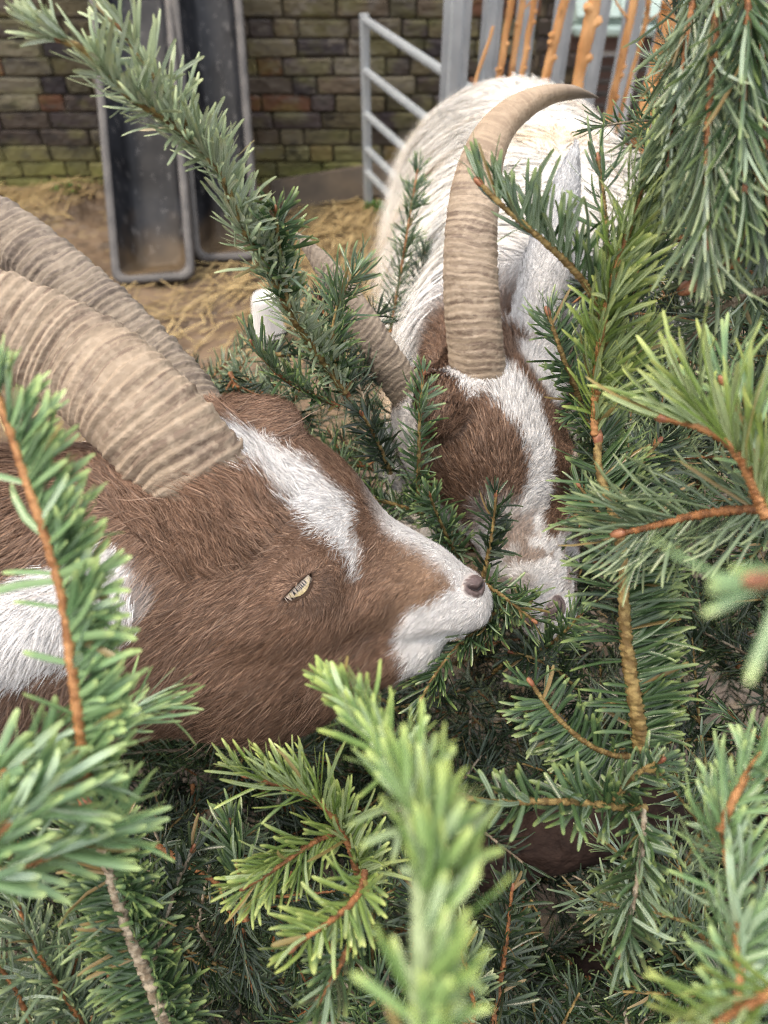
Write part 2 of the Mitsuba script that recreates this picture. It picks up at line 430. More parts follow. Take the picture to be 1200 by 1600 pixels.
# ------------------------------------------------------------------ feed troughs
def rounded_rect(w, h, rad, n=5):
    out = []
    for cx, cy, a0 in ((w / 2 - rad, h / 2 - rad, 0), (-w / 2 + rad, h / 2 - rad, 90), (-w / 2 + rad, -h / 2 + rad, 180), (w / 2 - rad, -h / 2 + rad, 270)):
        for t in np.linspace(0, 90, n):
            a = math.radians(a0 + t); out.append((cx + rad * math.cos(a), cy + rad * math.sin(a)))
    return np.array(out)


def trough(bottom, top, length, width, label):
    k = thing('feed_trough', label, 'trough', 'feed troughs leaning on the wall')
    t = unit(top - bottom); s = unit(np.array([1.0, 0, 0]) - t[0] * t); n = np.cross(s, t)   # n: out of the back
    if n[1] < 0: n = -n
    c = bottom + t * length / 2

    def loft(levels):
        rings = []
        for w, l, rad, dep in levels:
            q = rounded_rect(w, l, rad)
            rings.append(c + q[:, :1] * s + q[:, 1:] * t + dep * n)
        m = len(rings[0])
        f = grid_faces(len(rings), m, True)
        v = np.vstack(rings)
        return v, np.vstack([f[:, [0, 1, 2]], f[:, [0, 2, 3]]]), m

    W, L = width, length
    D = 0.15
    v, f, m = loft([(W - .02, L - .02, .03, .012), (W - .075, L - .12, .05, D), (W - .10, L - .15, .05, D + .006)])
    i = np.arange(1, m - 1); f = np.vstack([f, np.stack([i * 0 + 2 * m, 2 * m + i, 2 * m + i + 1], 1)])
    part(k, 'outer_shell', mikit.ply((v, f), 'm_trough', smooth=40))
    v, f, m = loft([(W - .066, L - .066, .035, .004), (W - .11, L - .16, .05, D - .035), (W - .15, L - .20, .05, D - .012), (W - .19, L - .24, .05, D - .008)])
    i = np.arange(1, m - 1); f = np.vstack([f, np.stack([i * 0 + 3 * m, 3 * m + i, 3 * m + i + 1], 1)])
    part(k, 'basin', mikit.ply((v, f), 'm_trough', smooth=40))
    v, f, m = loft([(W - .066, L - .066, .035, .004), (W - .05, L - .05, .04, -.004), (W - .012, L - .012, .05, -.004), (W, L, .05, .004), (W, L, .05, .02), (W - .02, L - .02, .04, .022)])
    part(k, 'rim', mikit.ply((v, f), 'm_trough_rim', smooth=50))


b0 = G(240, 440, 0.02); t0 = Y(203, 0, 3.60)
trough(b0, t0, 1.75, 0.335, 'left black plastic feed trough leaning on the wall in front of its pair')
b1 = G(352, 418, 0.02) + [0, 0.06, 0]; t1 = Y(322, 0, 3.60)
trough(b1, t1, 1.75, 0.285, 'right black plastic feed trough leaning on the wall behind the fir branch')

k = thing('tub', 'small white upturned plastic tub on the mud behind the rising fir branch', 'tub')
o = G(420, 520, .03)
prof = np.array([(0.0, .205), (.030, .205), (.048, .198), (.058, .182), (.062, .16), (.074, .03), (.080, .02), (.080, .0), (.073, .0)])
a_ = np.linspace(0, 2 * np.pi, 40, endpoint=False)
prof = prof * .78
tv = o + np.stack([prof[:, None, 0] * np.cos(a_), prof[:, None, 0] * np.sin(a_), prof[:, None, 1] + 0 * a_], -1).reshape(-1, 3)
part(k, 'shell', mikit.ply((tv, grid_faces(len(prof), 40, True)[:, ::-1]), 'm_white_wall', smooth=40))

# ------------------------------------------------------------------ hurdle gate
k = thing('hurdle_gate', 'galvanised tube hurdle gate with five rails between wall and palings', 'gate')
p0 = Y(569, 22, 3.62); base = np.array([p0[0] + .005, 3.62, 0.0])
dirg = unit(np.array([0.40, -1.0, 0]))
part(k, 'post', mikit.ply(tube([base, p0], 0.021, 12), 'm_galv', smooth=40))
part(k, 'post', mikit.ply(tube([base + dirg * 1.0, p0 + dirg * 1.0], 0.021, 12), 'm_galv', smooth=40))
for (px, py) in ((572, 30), (571, 110), (570, 178), (569, 232), (568, 268)):
    q = Y(px, py, 3.62); q[0] = p0[0]
    part(k, 'rail', mikit.ply(tube([q + dirg * .012, q + dirg * 0.99], 0.0165, 10), 'm_galv', smooth=40))

# ------------------------------------------------------------------ palisade fence
k = thing('palisade_fence', 'galvanised steel palisade fence behind the white goat', 'fence')
FY = 2.72
for i, px in enumerate((716, 771, 825, 884, 941, 994, 1050, 1104, 1160)):
    q = Y(px, 0, FY + 0.03 * (i > 0))
    w = 0.086 if i == 0 else 0.062
    prof = np.array([[-w / 2, 0], [-w / 4, .0], [-w / 6, -.018], [w / 6, -.018], [w / 4, 0], [w / 2, 0], [w / 2, .003], [w / 4 - .002, .003], [w / 6 - .002, -.015], [-w / 6 + .002, -.015], [-w / 4 + .002, .003], [-w / 2, .003]])
    rings = [np.c_[q[0] + prof[:, 0], q[1] + prof[:, 1], np.full(12, z)] for z in (0.05, 1.9)]
    rings.append(np.c_[q[0] + prof[:, 0] * .2, q[1] + prof[:, 1], np.full(12, 1.99)])
    part(k, 'pale', mikit.ply((np.vstack(rings), grid_faces(3, 12, True)), 'm_galv'))
for z in (0.35, 1.6):
    part(k, 'rail', mikit.ply(obox([0.2, FY + 0.06, z], [1.75, FY + 0.06, z], 0.045, 0.045, np.array([0, 0, 1.0])), 'm_galv'))

# ------------------------------------------------------------------ small animal house beyond the fence
k = thing('animal_house', 'small white animal house with pale green tiled roof and brown window', 'shed')
HY = 4.1
xl = Y(905, 60, HY)[0]; xr = xl + 1.6
ze = Y(960, 50, HY)[2]
part(k, 'wall', mikit.ply(box([xl + .08, HY, 0], [xr, HY + 1.2, ze], .004), 'm_white_wall'))
part(k, 'fascia', mikit.ply(box([xl - .05, HY - .075, ze - .06], [xr + .1, HY - .045, ze + .005], .003), 'm_dark_wood'))
part(k, 'gutter', mikit.ply(box([xl - .06, HY - .13, ze + .008], [xr + .1, HY - .07, ze + .05], .012), 'm_green_roof'))
sl = np.array([0, 1.0, 0.62]); sl = sl / np.linalg.norm(sl)
roof = part(k, 'roof', mikit.ply(obox([xl - .06, HY + .42, ze + .05 + .3], [xr + .1, HY + .42, ze + .05 + .3], 1.15, 0.03, sl), 'm_green_roof'))
nrm = np.cross([1, 0, 0], sl)
for rI in range(6):
    for cI in range(7):
        o = np.array([xl - .05 + cI * .2 + .1 * (rI % 2), HY - .09, ze + .056]) + sl * (rI * .17) + nrm * .022
        v, f = box([0, 0, 0], [.196, .18, .012], .004)
        v = o + v[:, :1] * np.array([1, 0, 0]) + v[:, 1:2] * unit(sl + nrm * .06) + v[:, 2:] * nrm
        part(k, 'roof__tile', mikit.ply((v, f), 'm_green_roof'))
for px in (1008, 943):
    c = Y(px, 120, HY)
    wk = part(k, 'window', mikit.ply(box([c[0] - .045, HY - .012, 0.1], [c[0] + .045, HY - .002, ze - .1], .003), 'm_dark_wood'))
    for j in range(7):
        zz = 0.13 + j * 0.055
        if zz < ze - .13:
            part(wk, 'louvre', mikit.ply(obox([c[0] - .04, HY - .018, zz], [c[0] + .04, HY - .018, zz], .03, .006, np.array([0, -.5, 1.0])), 'm_trough_rim'))

# ------------------------------------------------------------------ stripped stems
STEMS = [([(807, -60), (783, 100), (770, 170)], 10, 'thin peeled orange stem, leftmost of the tall ones behind the goat'),
         ([(826, -60), (801, 100), (790, 170)], 10, 'peeled orange stem with side knots, second from the left behind the goat'),
         ([(840, -30), (819, 98), (808, 170)], 9, 'peeled orange stem with a blunt knotted top behind the goat'),
         ([(897, -60), (858, 100), (840, 180)], 14, 'peeled orange stem with a cut stump low on its side'),
         ([(939, -60), (925, 20), (906, 115), (895, 190)], 19, 'thick peeled stem with a ring of knots near the horn tip'),
         ([(1003, -60), (992, 0), (957, 155), (945, 220)], 12, 'slim peeled stem with a forked twig in front of the green roof'),
         ([(1010, -60), (1005, 50), (985, 120), (970, 175), (955, 230)], 7, 'thinnest peeled stem with a swollen knot near its foot'),
         ([(1062, -70), (1048, 10), (1030, 90), (1005, 190), (990, 280)], 27, 'thickest peeled orange stem beside the hanging fir needles'),
         ([(1070, 60), (1055, 110), (1040, 190), (1030, 260)], 17, 'peeled stem half hidden by the fir needles'),
         ([(770, 40), (760, 75), (750, 105), (740, 170)], 5, 'short reddish twig standing beside the second paling')]
for i, (pts, w, lab) in enumerate(STEMS):
    k = thing('bare_stem', lab, 'stem', 'peeled stems behind the white goat')
    r = rng(40 + i)
    z = 2.0 + 0.05 * r.random()
    q = spline([P(x, y, z - (170 - y) * 0.0009) for x, y in pts], 40)
    q = np.vstack([q, q[-1] + (q[-1] - q[-12]) * np.linspace(0.05, max(1.6, 1.02 * q[-1, 2] / max(1e-6, q[-12, 2] - q[-1, 2])), 14)[:, None]])
    q += 0.004 * (np.stack([meshkit.noise(q * 25, 3 + i), meshkit.noise(q * 25, 9 + i), 0 * q[:, 0]], -1) - .5)
    rr = w * 0.5 * 2.0 / F * (1 + 0.25 * (meshkit.noise(q * 22, i) - .5))
    part(k, 'shaft', mikit.ply(tube(q, rr, 10, 0.06, i), 'm_peeled', smooth=60))
    for j in range(4 if w > 6 else 1):
        m = r.integers(6, 38); a = r.uniform(-1.3, 1.3)
        dd = unit(np.array([math.sin(a), -0.5, 0.5]))
        R0 = rr[m]
        kn = tube([q[m] - dd * R0 * .2, q[m] + dd * R0 * 1.1, q[m] + dd * R0 * 1.7], [R0 * .95, R0 * .75, R0 * .5], 7, .12, j)
        part(k, 'knot', mikit.ply(kn, 'm_peeled', smooth=50))
    if i in (5, 6, 1):
        m = 12; dd = unit(np.array([-0.8 if i == 5 else .8, -.2, .75]))
        part(k, 'twig', mikit.ply(tube([q[m], q[m] + dd * .06, q[m] + dd * .10 + [0, 0, .02]], [rr[m] * .4, rr[m] * .25, rr[m] * .12], 6), 'm_peeled', smooth=60))


# ------------------------------------------------------------------ implicit bodies
def smin(a, b, k):
    h = np.maximum(k - np.abs(a - b), 0)
    return np.minimum(a, b) - h * h / (4 * k)


def rc(p, a, b, ra, rb, axis=None, s=1.0):
    q = p - a; d = b - a
    if axis is not None:
        q = q + (s - 1) * (q @ axis)[:, None] * axis
        d = d + (s - 1) * (d @ axis) * axis
    L2 = max(d @ d, 1e-12)
    t = np.clip(q @ d / L2, 0, 1)
    q = q - t[:, None] * d
    return (np.sqrt(np.einsum('ij,ij->i', q, q)) - (ra + (rb - ra) * t)) / (1 if s <= 1 else s ** 0.5)


def surface_net(fn, lo, hi, h, B=4):
    lo, hi = np.asarray(lo, float), np.asarray(hi, float)
    nb = np.ceil((hi - lo) / (h * B)).astype(int)
    n = nb * B
    bi = np.stack(np.meshgrid(*[np.arange(k) for k in nb], indexing='ij'), -1)
    cen = lo + (bi + 0.5) * h * B - h / 2
    val = fn(cen.reshape(-1, 3)).reshape(nb)
    Fv = np.repeat(np.repeat(np.repeat(val, B, 0), B, 1), B, 2)
    act = np.argwhere(np.abs(val) < h * B * 1.35)
    off = np.stack(np.meshgrid(*[np.arange(B)] * 3, indexing='ij'), -1).reshape(-1, 3)
    for s in range(0, len(act), 4000):
        idx = (act[s:s + 4000, None] * B + off[None]).reshape(-1, 3)
        Fv[tuple(idx.T)] = fn(lo + idx * h)
    ins = Fv < 0
    cnt = np.zeros(n - 1, np.int8)
    sl = [slice(0, -1), slice(1, None)]
    for a in (0, 1):
        for b in (0, 1):
            for c in (0, 1): cnt += ins[sl[a], sl[b], sl[c]]
    cells = np.argwhere((cnt > 0) & (cnt < 8))
    num = -np.ones(n - 1, int); num[tuple(cells.T)] = np.arange(len(cells))
    acc = np.zeros((len(cells), 3)); wt = np.zeros(len(cells))
    for ax in range(3):
        for a in (0, 1):
            for b in (0, 1):
                o0 = np.zeros(3, int); o0[(ax + 1) % 3], o0[(ax + 2) % 3] = a, b
                o1 = o0.copy(); o1[ax] = 1
                f0, f1 = Fv[tuple((cells + o0).T)], Fv[tuple((cells + o1).T)]
                m = (f0 < 0) != (f1 < 0)
                t = f0[m] / (f0[m] - f1[m])
                acc[m] += o0 + t[:, None] * (o1 - o0); wt[m] += 1
    v = lo + (cells + acc / wt[:, None]) * h
    quads = []
    for ax in range(3):
        a1, a2 = (ax + 1) % 3, (ax + 2) % 3
        s0 = [slice(1, -1)] * 3; s0[ax] = slice(0, -1)
        s1 = list(s0); s1[ax] = slice(1, None)
        A, Bn = ins[tuple(s0)], ins[tuple(s1)]
        e = np.argwhere(A != Bn)
        fl = A[tuple(e.T)]
        o = np.ones(3, int); o[ax] = 0
        e = e + o
        d1, d2 = np.eye(3, dtype=int)[a1], np.eye(3, dtype=int)[a2]
        ids = []
        for k in (np.zeros(3, int), d1, d1 + d2, d2):
            ids.append(num[tuple(np.clip(e - k, 0, np.array(n) - 2).T)])
        qd = np.stack(ids, 1)
        qd = np.where(fl[:, None], qd, qd[:, ::-1])
        quads.append(qd[(qd >= 0).all(1)])
    f = np.vstack(quads)
    f = np.vstack([f[:, [0, 1, 2]], f[:, [0, 2, 3]]])

    def grad(q):
        e = h * 0.5
        return np.stack([fn(q + e * np.eye(3)[k]) - fn(q - e * np.eye(3)[k]) for k in range(3)], -1) / (2 * e)
    for _ in range(1):
        d = fn(v); g = np.stack([fn(v + h * .3 * np.eye(3)[k]) - d for k in range(3)], -1) / (h * .3)
        v = v - np.clip(d / np.maximum((g * g).sum(1), 0.2), -h * .6, h * .6)[:, None] * g
    return v, f, unit(grad(v))


class Frame:
    """An animal's head frame: x towards the nose, y to its left, z up; plus world scale."""

    def __init__(s, o, x, z, k=1.0):
        s.o = np.asarray(o, float); s.x = unit(x); z = np.asarray(z, float)
        s.z = unit(z - (z @ s.x) * s.x); s.y = np.cross(s.z, s.x); s.k = k
        s.M = np.stack([s.x, s.y, s.z])

    def w(s, p): return s.o + s.k * (np.asarray(p, float) @ s.M)
    def l(s, p): return ((np.asarray(p, float) - s.o) @ s.M.T) / s.k


def hp(px, py, lat=0.0):
    """Head design chart: a side-view drawing at 2200 units per metre, eye near (465, 905)."""
    return np.array([(px - 480) / 2200.0, lat, -(py - 850) / 2024.0])




def head_sdf(q):
    return head_base(q)


def head_base(q):
    """q in the head frame, symmetric in y."""
    q = q.copy(); q[:, 1] = np.abs(q[:, 1])
    Yx = np.array([0, 1.0, 0])
    d = rc(q, hp(372, 815), hp(445, 810), .046, .046, Yx, 1.0)                    # cranium
    d = smin(d, rc(q, hp(370, 930), hp(400, 985), .074, .078, Yx, 1.66), .035)       # cheeks
    d = smin(d, rc(q, hp(455, 845), hp(640, 912), .047, .030, Yx, 1.12), .03)      # nose bridge
    d = smin(d, rc(q, hp(610, 915), hp(712, 938), .034, .0245, Yx, 1.18), .02)        # muzzle
    d = smin(d, rc(q, hp(650, 968), hp(728, 950), .017, .013, Yx, .86), .018)         # upper lip
    d = smin(d, rc(q, hp(400, 1040), hp(560, 1010), .058, .030, Yx, 1.35), .03)      # lower jaw
    d = smin(d, rc(q, hp(540, 1012), hp(655, 1020), .030, .0165, Yx, 1.0), .016)     # chin
    d = smin(d, rc(q, hp(420, 938, .047), hp(575, 925, .030), .013, .009), .016)      # cheek bone
    d = smin(d, rc(q, hp(396, 815, .038), hp(468, 858, .045), .016, .015), .022)    # brow
    d = smin(d, rc(q, hp(468, 888, .034), hp(468, 888, .034), .0225, .0225), .014)    # orbit
    d = smin(d, rc(q, hp(300, 762, .024), hp(338, 768, .027), .033, .033), .02)      # horn root
    d = smin(d, rc(q, hp(368, 700), hp(410, 690), .024, .020), .011)      # crest
    # nostril
    no = rc(q, hp(726, 913, .0165), hp(744, 905, .010), .0062, .0045)
    d = d + 0 * no
    # mouth line
    mo = rc(q, hp(600, 996, .033), hp(745, 978, .010), .0056, .0050)
    d = -smin(-d, mo, .005)
    return d


SLIT = [None, None]
for i_, (cx, cy) in enumerate(((449, 899), (488, 864))):
    ys = np.linspace(.03, .09, 400); q_ = hp(cx, cy) + ys[:, None] * np.array([0, 1.0, 0])
    SLIT[i_] = hp(cx, cy, ys[np.argmin(np.abs(head_base(q_)))] + .0005)
EYE_L = (SLIT[0] + SLIT[1]) / 2


def ear_sdf(q, base, tip, nrm, w=.038, th=.006):
    """leaf shaped ear in head frame."""
    t = unit(tip - base); L = np.linalg.norm(tip - base)
    n = unit(nrm - (nrm @ t) * t); s = np.cross(t, n)
    r = q - base
    u, a, b = r @ t / L, r @ s, r @ n
    uc = np.clip(u, 0, 1)
    half = w * (np.sin(np.pi * np.clip(0.12 + 0.88 * uc, 0, 1)) ** 0.75) * (1.0 - .15 * uc) + .002
    cup = b + 0.30 * a * a / w - 0.010 * np.sin(uc * 3)
    e = np.sqrt((a / half) ** 2 + (cup / th) ** 2 + (np.maximum(np.abs(u - .5) - .5, 0) * L / .006) ** 2 + 1e-9)
    return (e - 1) * th * 0.8


def poly_inside(poly, p):
    """signed distance-like: positive inside, chart units."""
    poly = np.asarray(poly, float); x, y = p[:, 0], p[:, 1]
    ins = np.zeros(len(p), bool); dist = np.full(len(p), 1e9)
    for i in range(len(poly)):
        a, b = poly[i], poly[(i + 1) % len(poly)]
        ins ^= ((a[1] > y) != (b[1] > y)) & (x < (b[0] - a[0]) * (y - a[1]) / (b[1] - a[1] + 1e-12) + a[0])
        d = b - a; t = np.clip(((p - a) @ d) / (d @ d + 1e-9), 0, 1)
        dist = np.minimum(dist, np.linalg.norm(p - a - t[:, None] * d, axis=1))
    return np.where(ins, dist, -dist)


def line_dist(line, p):
    line = np.asarray(line, float); best = np.full(len(p), -1e9)
    for a, b in zip(line[:-1], line[1:]):
        d = b[:2] - a[:2]; t = np.clip(((p - a[:2]) @ d) / (d @ d), 0, 1)
        best = np.maximum(best, a[2] + (b[2] - a[2]) * t - np.linalg.norm(p - a[:2] - t[:, None] * d, axis=1))
    return best


def sst(a, b, x):
    t = np.clip((x - a) / (b - a), 0, 1); return t * t * (3 - 2 * t)


BROWN, BROWN_D, BROWN_L = np.array([.158, .092, .061]), np.array([.090, .046, .030]), np.array([.255, .165, .115])
WHITE = np.array([.64, .625, .62])


# ------------------------------------------------------------------ fur
def make_fur(V, Fc, Nn, n, seed, direc, length, color, width, lift, keep=None, nst=3, curl=0.0, weight=None, droop=0.0):
    """n hairs on the mesh. direc(p) -> flow direction in the world, length(p), color(p, rand) -> rgb; lift(p): 0 flat .. 1 upright."""
    r = rng(seed)
    tri = V[Fc]
    area = np.linalg.norm(np.cross(tri[:, 1] - tri[:, 0], tri[:, 2] - tri[:, 0]), axis=1)
    cent = tri.mean(1)
    wgt = area * (weight(cent) if weight else 1.0)
    fn_ = np.cross(tri[:, 1] - tri[:, 0], tri[:, 2] - tri[:, 0]); face = np.einsum('ij,ij->i', unit(fn_), unit(EYE - cent))
    wgt = wgt * (.22 + .78 * sst(-.35, .05, face))
    cum = np.cumsum(wgt); pick = np.searchsorted(cum, r.random(n) * cum[-1])
    b = r.random((n, 2)); s = np.sqrt(b[:, :1]); bc = np.c_[1 - s, s * (1 - b[:, 1:]), s * b[:, 1:]]
    p = (tri[pick] * bc[..., None]).sum(1)
    nn = unit((Nn[Fc[pick]] * bc[..., None]).sum(1))
    if keep is not None:
        m = keep(p, nn); p, nn = p[m], nn[m]
    n = len(p)
    d = direc(p)
    jit = np.stack([meshkit.noise(p * 70, seed + j) for j in range(3)], -1) - .5
    d = d + jit * 0.62 + r.normal(0, .13, (n, 3))
    d = unit(d - (d * nn).sum(1, keepdims=True) * nn)
    lf = np.clip(lift(p) + r.normal(0, .06, n), 0.03, 1)[:, None]
    L = (length(p) * r.uniform(.65, 1.2, n))[:, None]
    c = color(p, r.random(n))
    hn = unit(nn + .35 * r.normal(0, 1, (n, 3)) - .25 * d)
    side = unit(np.cross(d, nn)) * (width(p) * r.uniform(.7, 1.3, n))[:, None]
    cl_ = np.arange(0, n, 22); near_ = cl_[cKDTree(p[cl_]).query(p)[1]]
    toc = p[near_] - p; toc = toc - (toc * nn).sum(1, keepdims=True) * nn
    toc = toc * np.minimum(1, .006 / np.maximum(np.linalg.norm(toc, axis=1, keepdims=True), 1e-9)) * r.uniform(.2, .7, (n, 1))
    c = c * (.86 + .28 * r.random(n)[near_])[:, None]
    cv = None
    if curl:
        cv = (np.stack([meshkit.noise(p * 16 + j * 7.3, seed + 40) for j in range(3)], -1) - .5) * 2
    st = []
    for i, t in enumerate(np.linspace(0, 1, nst)):
        q = p + d * L * t + nn * L * (lf * t * (1.25 - .45 * t)) - nn * 0.0003 + toc * t * t
        if droop: q = q - np.array([0, 0, 1.0]) * L * droop * t * t
        if curl: q = q + cv * L * curl * t * t + side / np.linalg.norm(side, axis=1, keepdims=True) * np.sin(t * 9 + jit[:, :1] * 9) * L * curl * .10
        k = [1.0, .95, .75, .5][min(3, int(t * 3.99))] if i < nst - 1 else 0.08
        st.append((q, k))
    vs = np.stack([np.stack([q - side * k, q + side * k], 1) for q, k in st], 1).reshape(n, -1, 3)
    m = vs.shape[1]
    quad = np.array([[2 * i, 2 * i + 1, 2 * i + 3, 2 * i + 2] for i in range(nst - 2)]).reshape(-1, 4)
    tr = [[a, b_, c_] for a, b_, c_, _ in quad] + [[a, c_, d_] for a, _, c_, d_ in quad] + [[2 * nst - 4, 2 * nst - 3, 2 * nst - 2]]
    f = (np.arange(n)[:, None, None] * m + np.array(tr)[None, :, ::-1]).reshape(-1, 3)
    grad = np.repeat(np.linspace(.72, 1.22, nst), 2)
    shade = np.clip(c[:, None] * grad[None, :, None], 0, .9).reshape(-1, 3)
    return vs.reshape(-1, 3), f, shade, np.repeat(hn, m, 0)


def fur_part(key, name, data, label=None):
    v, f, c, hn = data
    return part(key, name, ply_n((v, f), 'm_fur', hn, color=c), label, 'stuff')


# ------------------------------------------------------------------ horns
def horn(path, ra, rb, wide, seed, ring=0.0068, amp=0.0011, smooth_after=1.0, n=340, m=56, tip=.15, keel=.18):
    """path: world points base to tip; ra/rb: half width along / across at base; wide(t): direction of the wide axis."""
    p = spline(path, n)
    t = unit(np.gradient(p, axis=0))
    s = np.cumsum(np.r_[0, np.linalg.norm(np.diff(p, axis=0), axis=1)])
    u = s / s[-1]
    W = np.asarray(wide, float)
    W = unit(W - (t @ W)[:, None] * t); Bn = np.cross(t, W)
    a = np.arange(m) * 2 * np.pi / m
    taper = (1 - u) ** 0.62 * (1 - tip) + tip * (1 - u) ** .5
    taper = np.interp(u, [0, .25, .5, .75, .92, 1], [1, .97, .86, .62, .30, .03]) if tip < .5 else np.interp(u, [0, .5, 1], [1, 1.0, .9])
    ca, sa = np.cos(a), np.sin(a)
    rad = ra * ca[None] * (1 + keel * (ca[None] > 0) * ca[None] ** 3)
    off = W[:, None] * rad[..., None] * taper[:, None, None] + Bn[:, None] * (rb * np.sign(sa) * np.abs(sa) ** .9)[None, :, None] * taper[:, None, None]
    base = p[:, None] + off
    dirn = unit(off)
    phase = s[:, None] / ring + 0.55 * np.cos(a)[None] + 1.0 * (meshkit.noise(np.stack([s[:, None] * 38 + 0 * a, 0 * s[:, None] + 1.2 * ca[None], 0 * s[:, None] + 1.2 * sa[None]], -1), seed) - .5)
    sawt = phase - np.floor(phase)
    ridge = np.where(sawt < .7, sawt / .7, (1 - sawt) / .3)
    big = np.sin(s[:, None] / (ring * 3.1) * 2 * np.pi + 0.7 * ca[None] + seed) * .5
    fade = 1 - sst(smooth_after - .2, smooth_after, u)[:, None]
    nz = meshkit.fbm(base * 150, 3, seed) - .5
    irr = .35 + 1.1 * meshkit.noise(np.stack([np.floor(phase), 0 * phase + 1.3 * ca[None], 0 * phase + 1.3 * sa[None]], -1), seed + 1)
    disp = amp * (ridge * irr + .55 * big) * fade + amp * 1.1 * nz
    v = base + dirn * (disp * np.minimum(1, taper * 2)[:, None])[..., None]
    f = grid_faces(n, m, True)
    f = np.vstack([f[:, [0, 1, 2]], f[:, [0, 2, 3]]])
    uv = np.stack([np.broadcast_to(np.abs(a / np.pi - 1) * 3, (n, m)), np.broadcast_to(phase * ring, (n, m))], -1).reshape(-1, 2)
    return (v.reshape(-1, 3), f[:, ::-1]), uv


# ------------------------------------------------------------------ goat 1 (brown, left)
ROLL = math.radians(23)
L1 = math.cos(ROLL) * C_ + math.sin(ROLL) * U_
Z1 = np.cross(R_, L1)
H1 = Frame(EYE - .0519 * R_ - .0189 * U_ + .5514 * C_, .9984 * R_ - .024 * U_ + .0513 * C_, .0328 * R_ + .9835 * U_ - .178 * C_, 1.0)


def chart(q):
    """head frame -> side drawing coordinates as the near side shows them."""
    return np.stack([480 + q[:, 0] * 2200, 850 - q[:, 2] * 2024 + np.abs(q[:, 1]) * 860], -1)


def goat_sdf(Hd, body, ears):
    def fn(p):
        q = Hd.l(p)
        d = head_sdf(q) * Hd.k
        far = np.linalg.norm(q - hp(420, 900), axis=1)
        for prim in body:
            d = smin(d, rc(p, *prim[:4], *(prim[5:] if len(prim) > 5 else ())), prim[4])
        for e in ears:
            d = smin(d, ear_sdf(q, *e) * Hd.k, .010)
        return d
    return fn


gz = .33
sh1, hip1 = np.array([-.62, .46, .92]), np.array([-1.25, .50, .93])
nk0 = H1.w(hp(360, 900)); nk1 = H1.w(hp(60, 960, .01)); nk2 = np.array([-.52, .44, .98])
body1 = [(H1.w(hp(340, 880)), nk1, .072, .098, .06, H1.y, 1.15), (nk1, nk2, .098, .15, .06), (nk2, sh1 + [0, 0, -.06], .15, .21, .10), (sh1, hip1, .205, .21, .12), (sh1 + [.1, 0, -.12], hip1 + [.1, 0, -.1], .19, .2, .1)]
for s in (-1, 1):
    for (c0, fw) in ((sh1, 1), (hip1, -1)):
        a = c0 + [0, s * .11, -.12]; kx = c0 + [.03 * fw, s * .12, -.36]; kx[2] = .62; hk = c0 + [-.02 * fw, s * .12, 0]; hk[2] = gz + .06
        body1 += [(a, kx, .085, .038, .05), (kx, hk, .036, .024, .02), (hk, hk + [.03, 0, -.045], .026, .031, .015)]
tail = hip1 + [-.2, 0, .1]
body1 += [(tail, tail + [-.09, 0, .03], .035, .02, .03)]
ear_near = (hp(262, 872, -.050), hp(40, 948, -.125), np.array([0.25, -.8, .5]), .022, .0068)
ear_far = (hp(285, 800, .062), H1.l(P(150, 600, .69)), H1.M @ -C_, .026, .0068)
fn1 = goat_sdf(H1, body1, [ear_near, ear_far])
V1, F1, N1 = surface_net(fn1, [-1.62, .12, gz - .03], [H1.w(hp(790, 900))[0] + .02, .82, 1.42], .0054)

STRIPE = [(255, 735, 10), (330, 748, 20), (400, 762, 27), (470, 792, 35), (515, 838, 33), (540, 880, 16), (552, 908, 6)]
MUZZLE = [(570, 770), (625, 822), (668, 858), (690, 900), (700, 922), (668, 946), (634, 962), (616, 1000), (622, 1025), (640, 1075), (700, 1090), (820, 980), (800, 860), (660, 740)]


def face_color(q, rand, stripe=STRIPE, muzzle=MUZZLE, extra=None):
    c2 = chart(q)
    wob = 34 * (meshkit.fbm(q * 60, 3, 4) - .5) + 22 * (rand - .5)
    st = line_dist(stripe, c2) + wob
    mz = poly_inside(muzzle, c2) + wob * .8
    w = np.maximum(sst(-5, 9, st), sst(-4, 7, mz))
    w = np.maximum(w, sst(.024, .013, np.abs(q[:, 1]) + wob * .0003) * sst(.030, .060, q[:, 0] + wob * .0004) * sst(-.035, -.01, q[:, 2] + .45 * q[:, 0] - .012))
    if extra is not None: w = np.maximum(w, extra(q, c2, wob))
    tone = meshkit.fbm(q * 22, 3, 7)
    br = BROWN * (0.62 + .75 * tone)[:, None]
    red = np.exp(-(((c2 - [330, 800]) / [110, 60]) ** 2).sum(1))[:, None] * .7
    br = br * (1 - red) + np.array([.22, .125, .08]) * red
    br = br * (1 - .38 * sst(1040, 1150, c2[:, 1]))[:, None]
    lightw = sst(560, 660, c2[:, 0]) * .55 * (c2[:, 1] < 990)
    br = br * (1 - lightw)[:, None] + np.array([.31, .20, .13]) * lightw[:, None]
    return w, br


def strand(w, br, rand, dark=.12, light=.16):
    h = (rand * 977.13) % 1.0
    br = np.where((h < light)[:, None], br * .5 + BROWN_L * .75, np.where((h > 1 - dark)[:, None], br * .55, br * (.75 + .5 * ((rand * 37.7) % 1))[:, None]))
    wh = WHITE * (.86 + .18 * ((rand * 71.3) % 1))[:, None]
    return br * (1 - w[:, None]) + wh * w[:, None]


def in_ear(q, e, m=.025):
    base, tip = e[0], e[1]
    d = tip - base; u = ((q - base) @ d) / (d @ d)
    t = np.clip(u, 0, 1.2)
    return sst(.02, .30, u + .25 * (meshkit.fbm(q * 55, 3, 2) - .5)) * (np.linalg.norm(q - base - t[:, None] * d, axis=1) < m * 1.05)


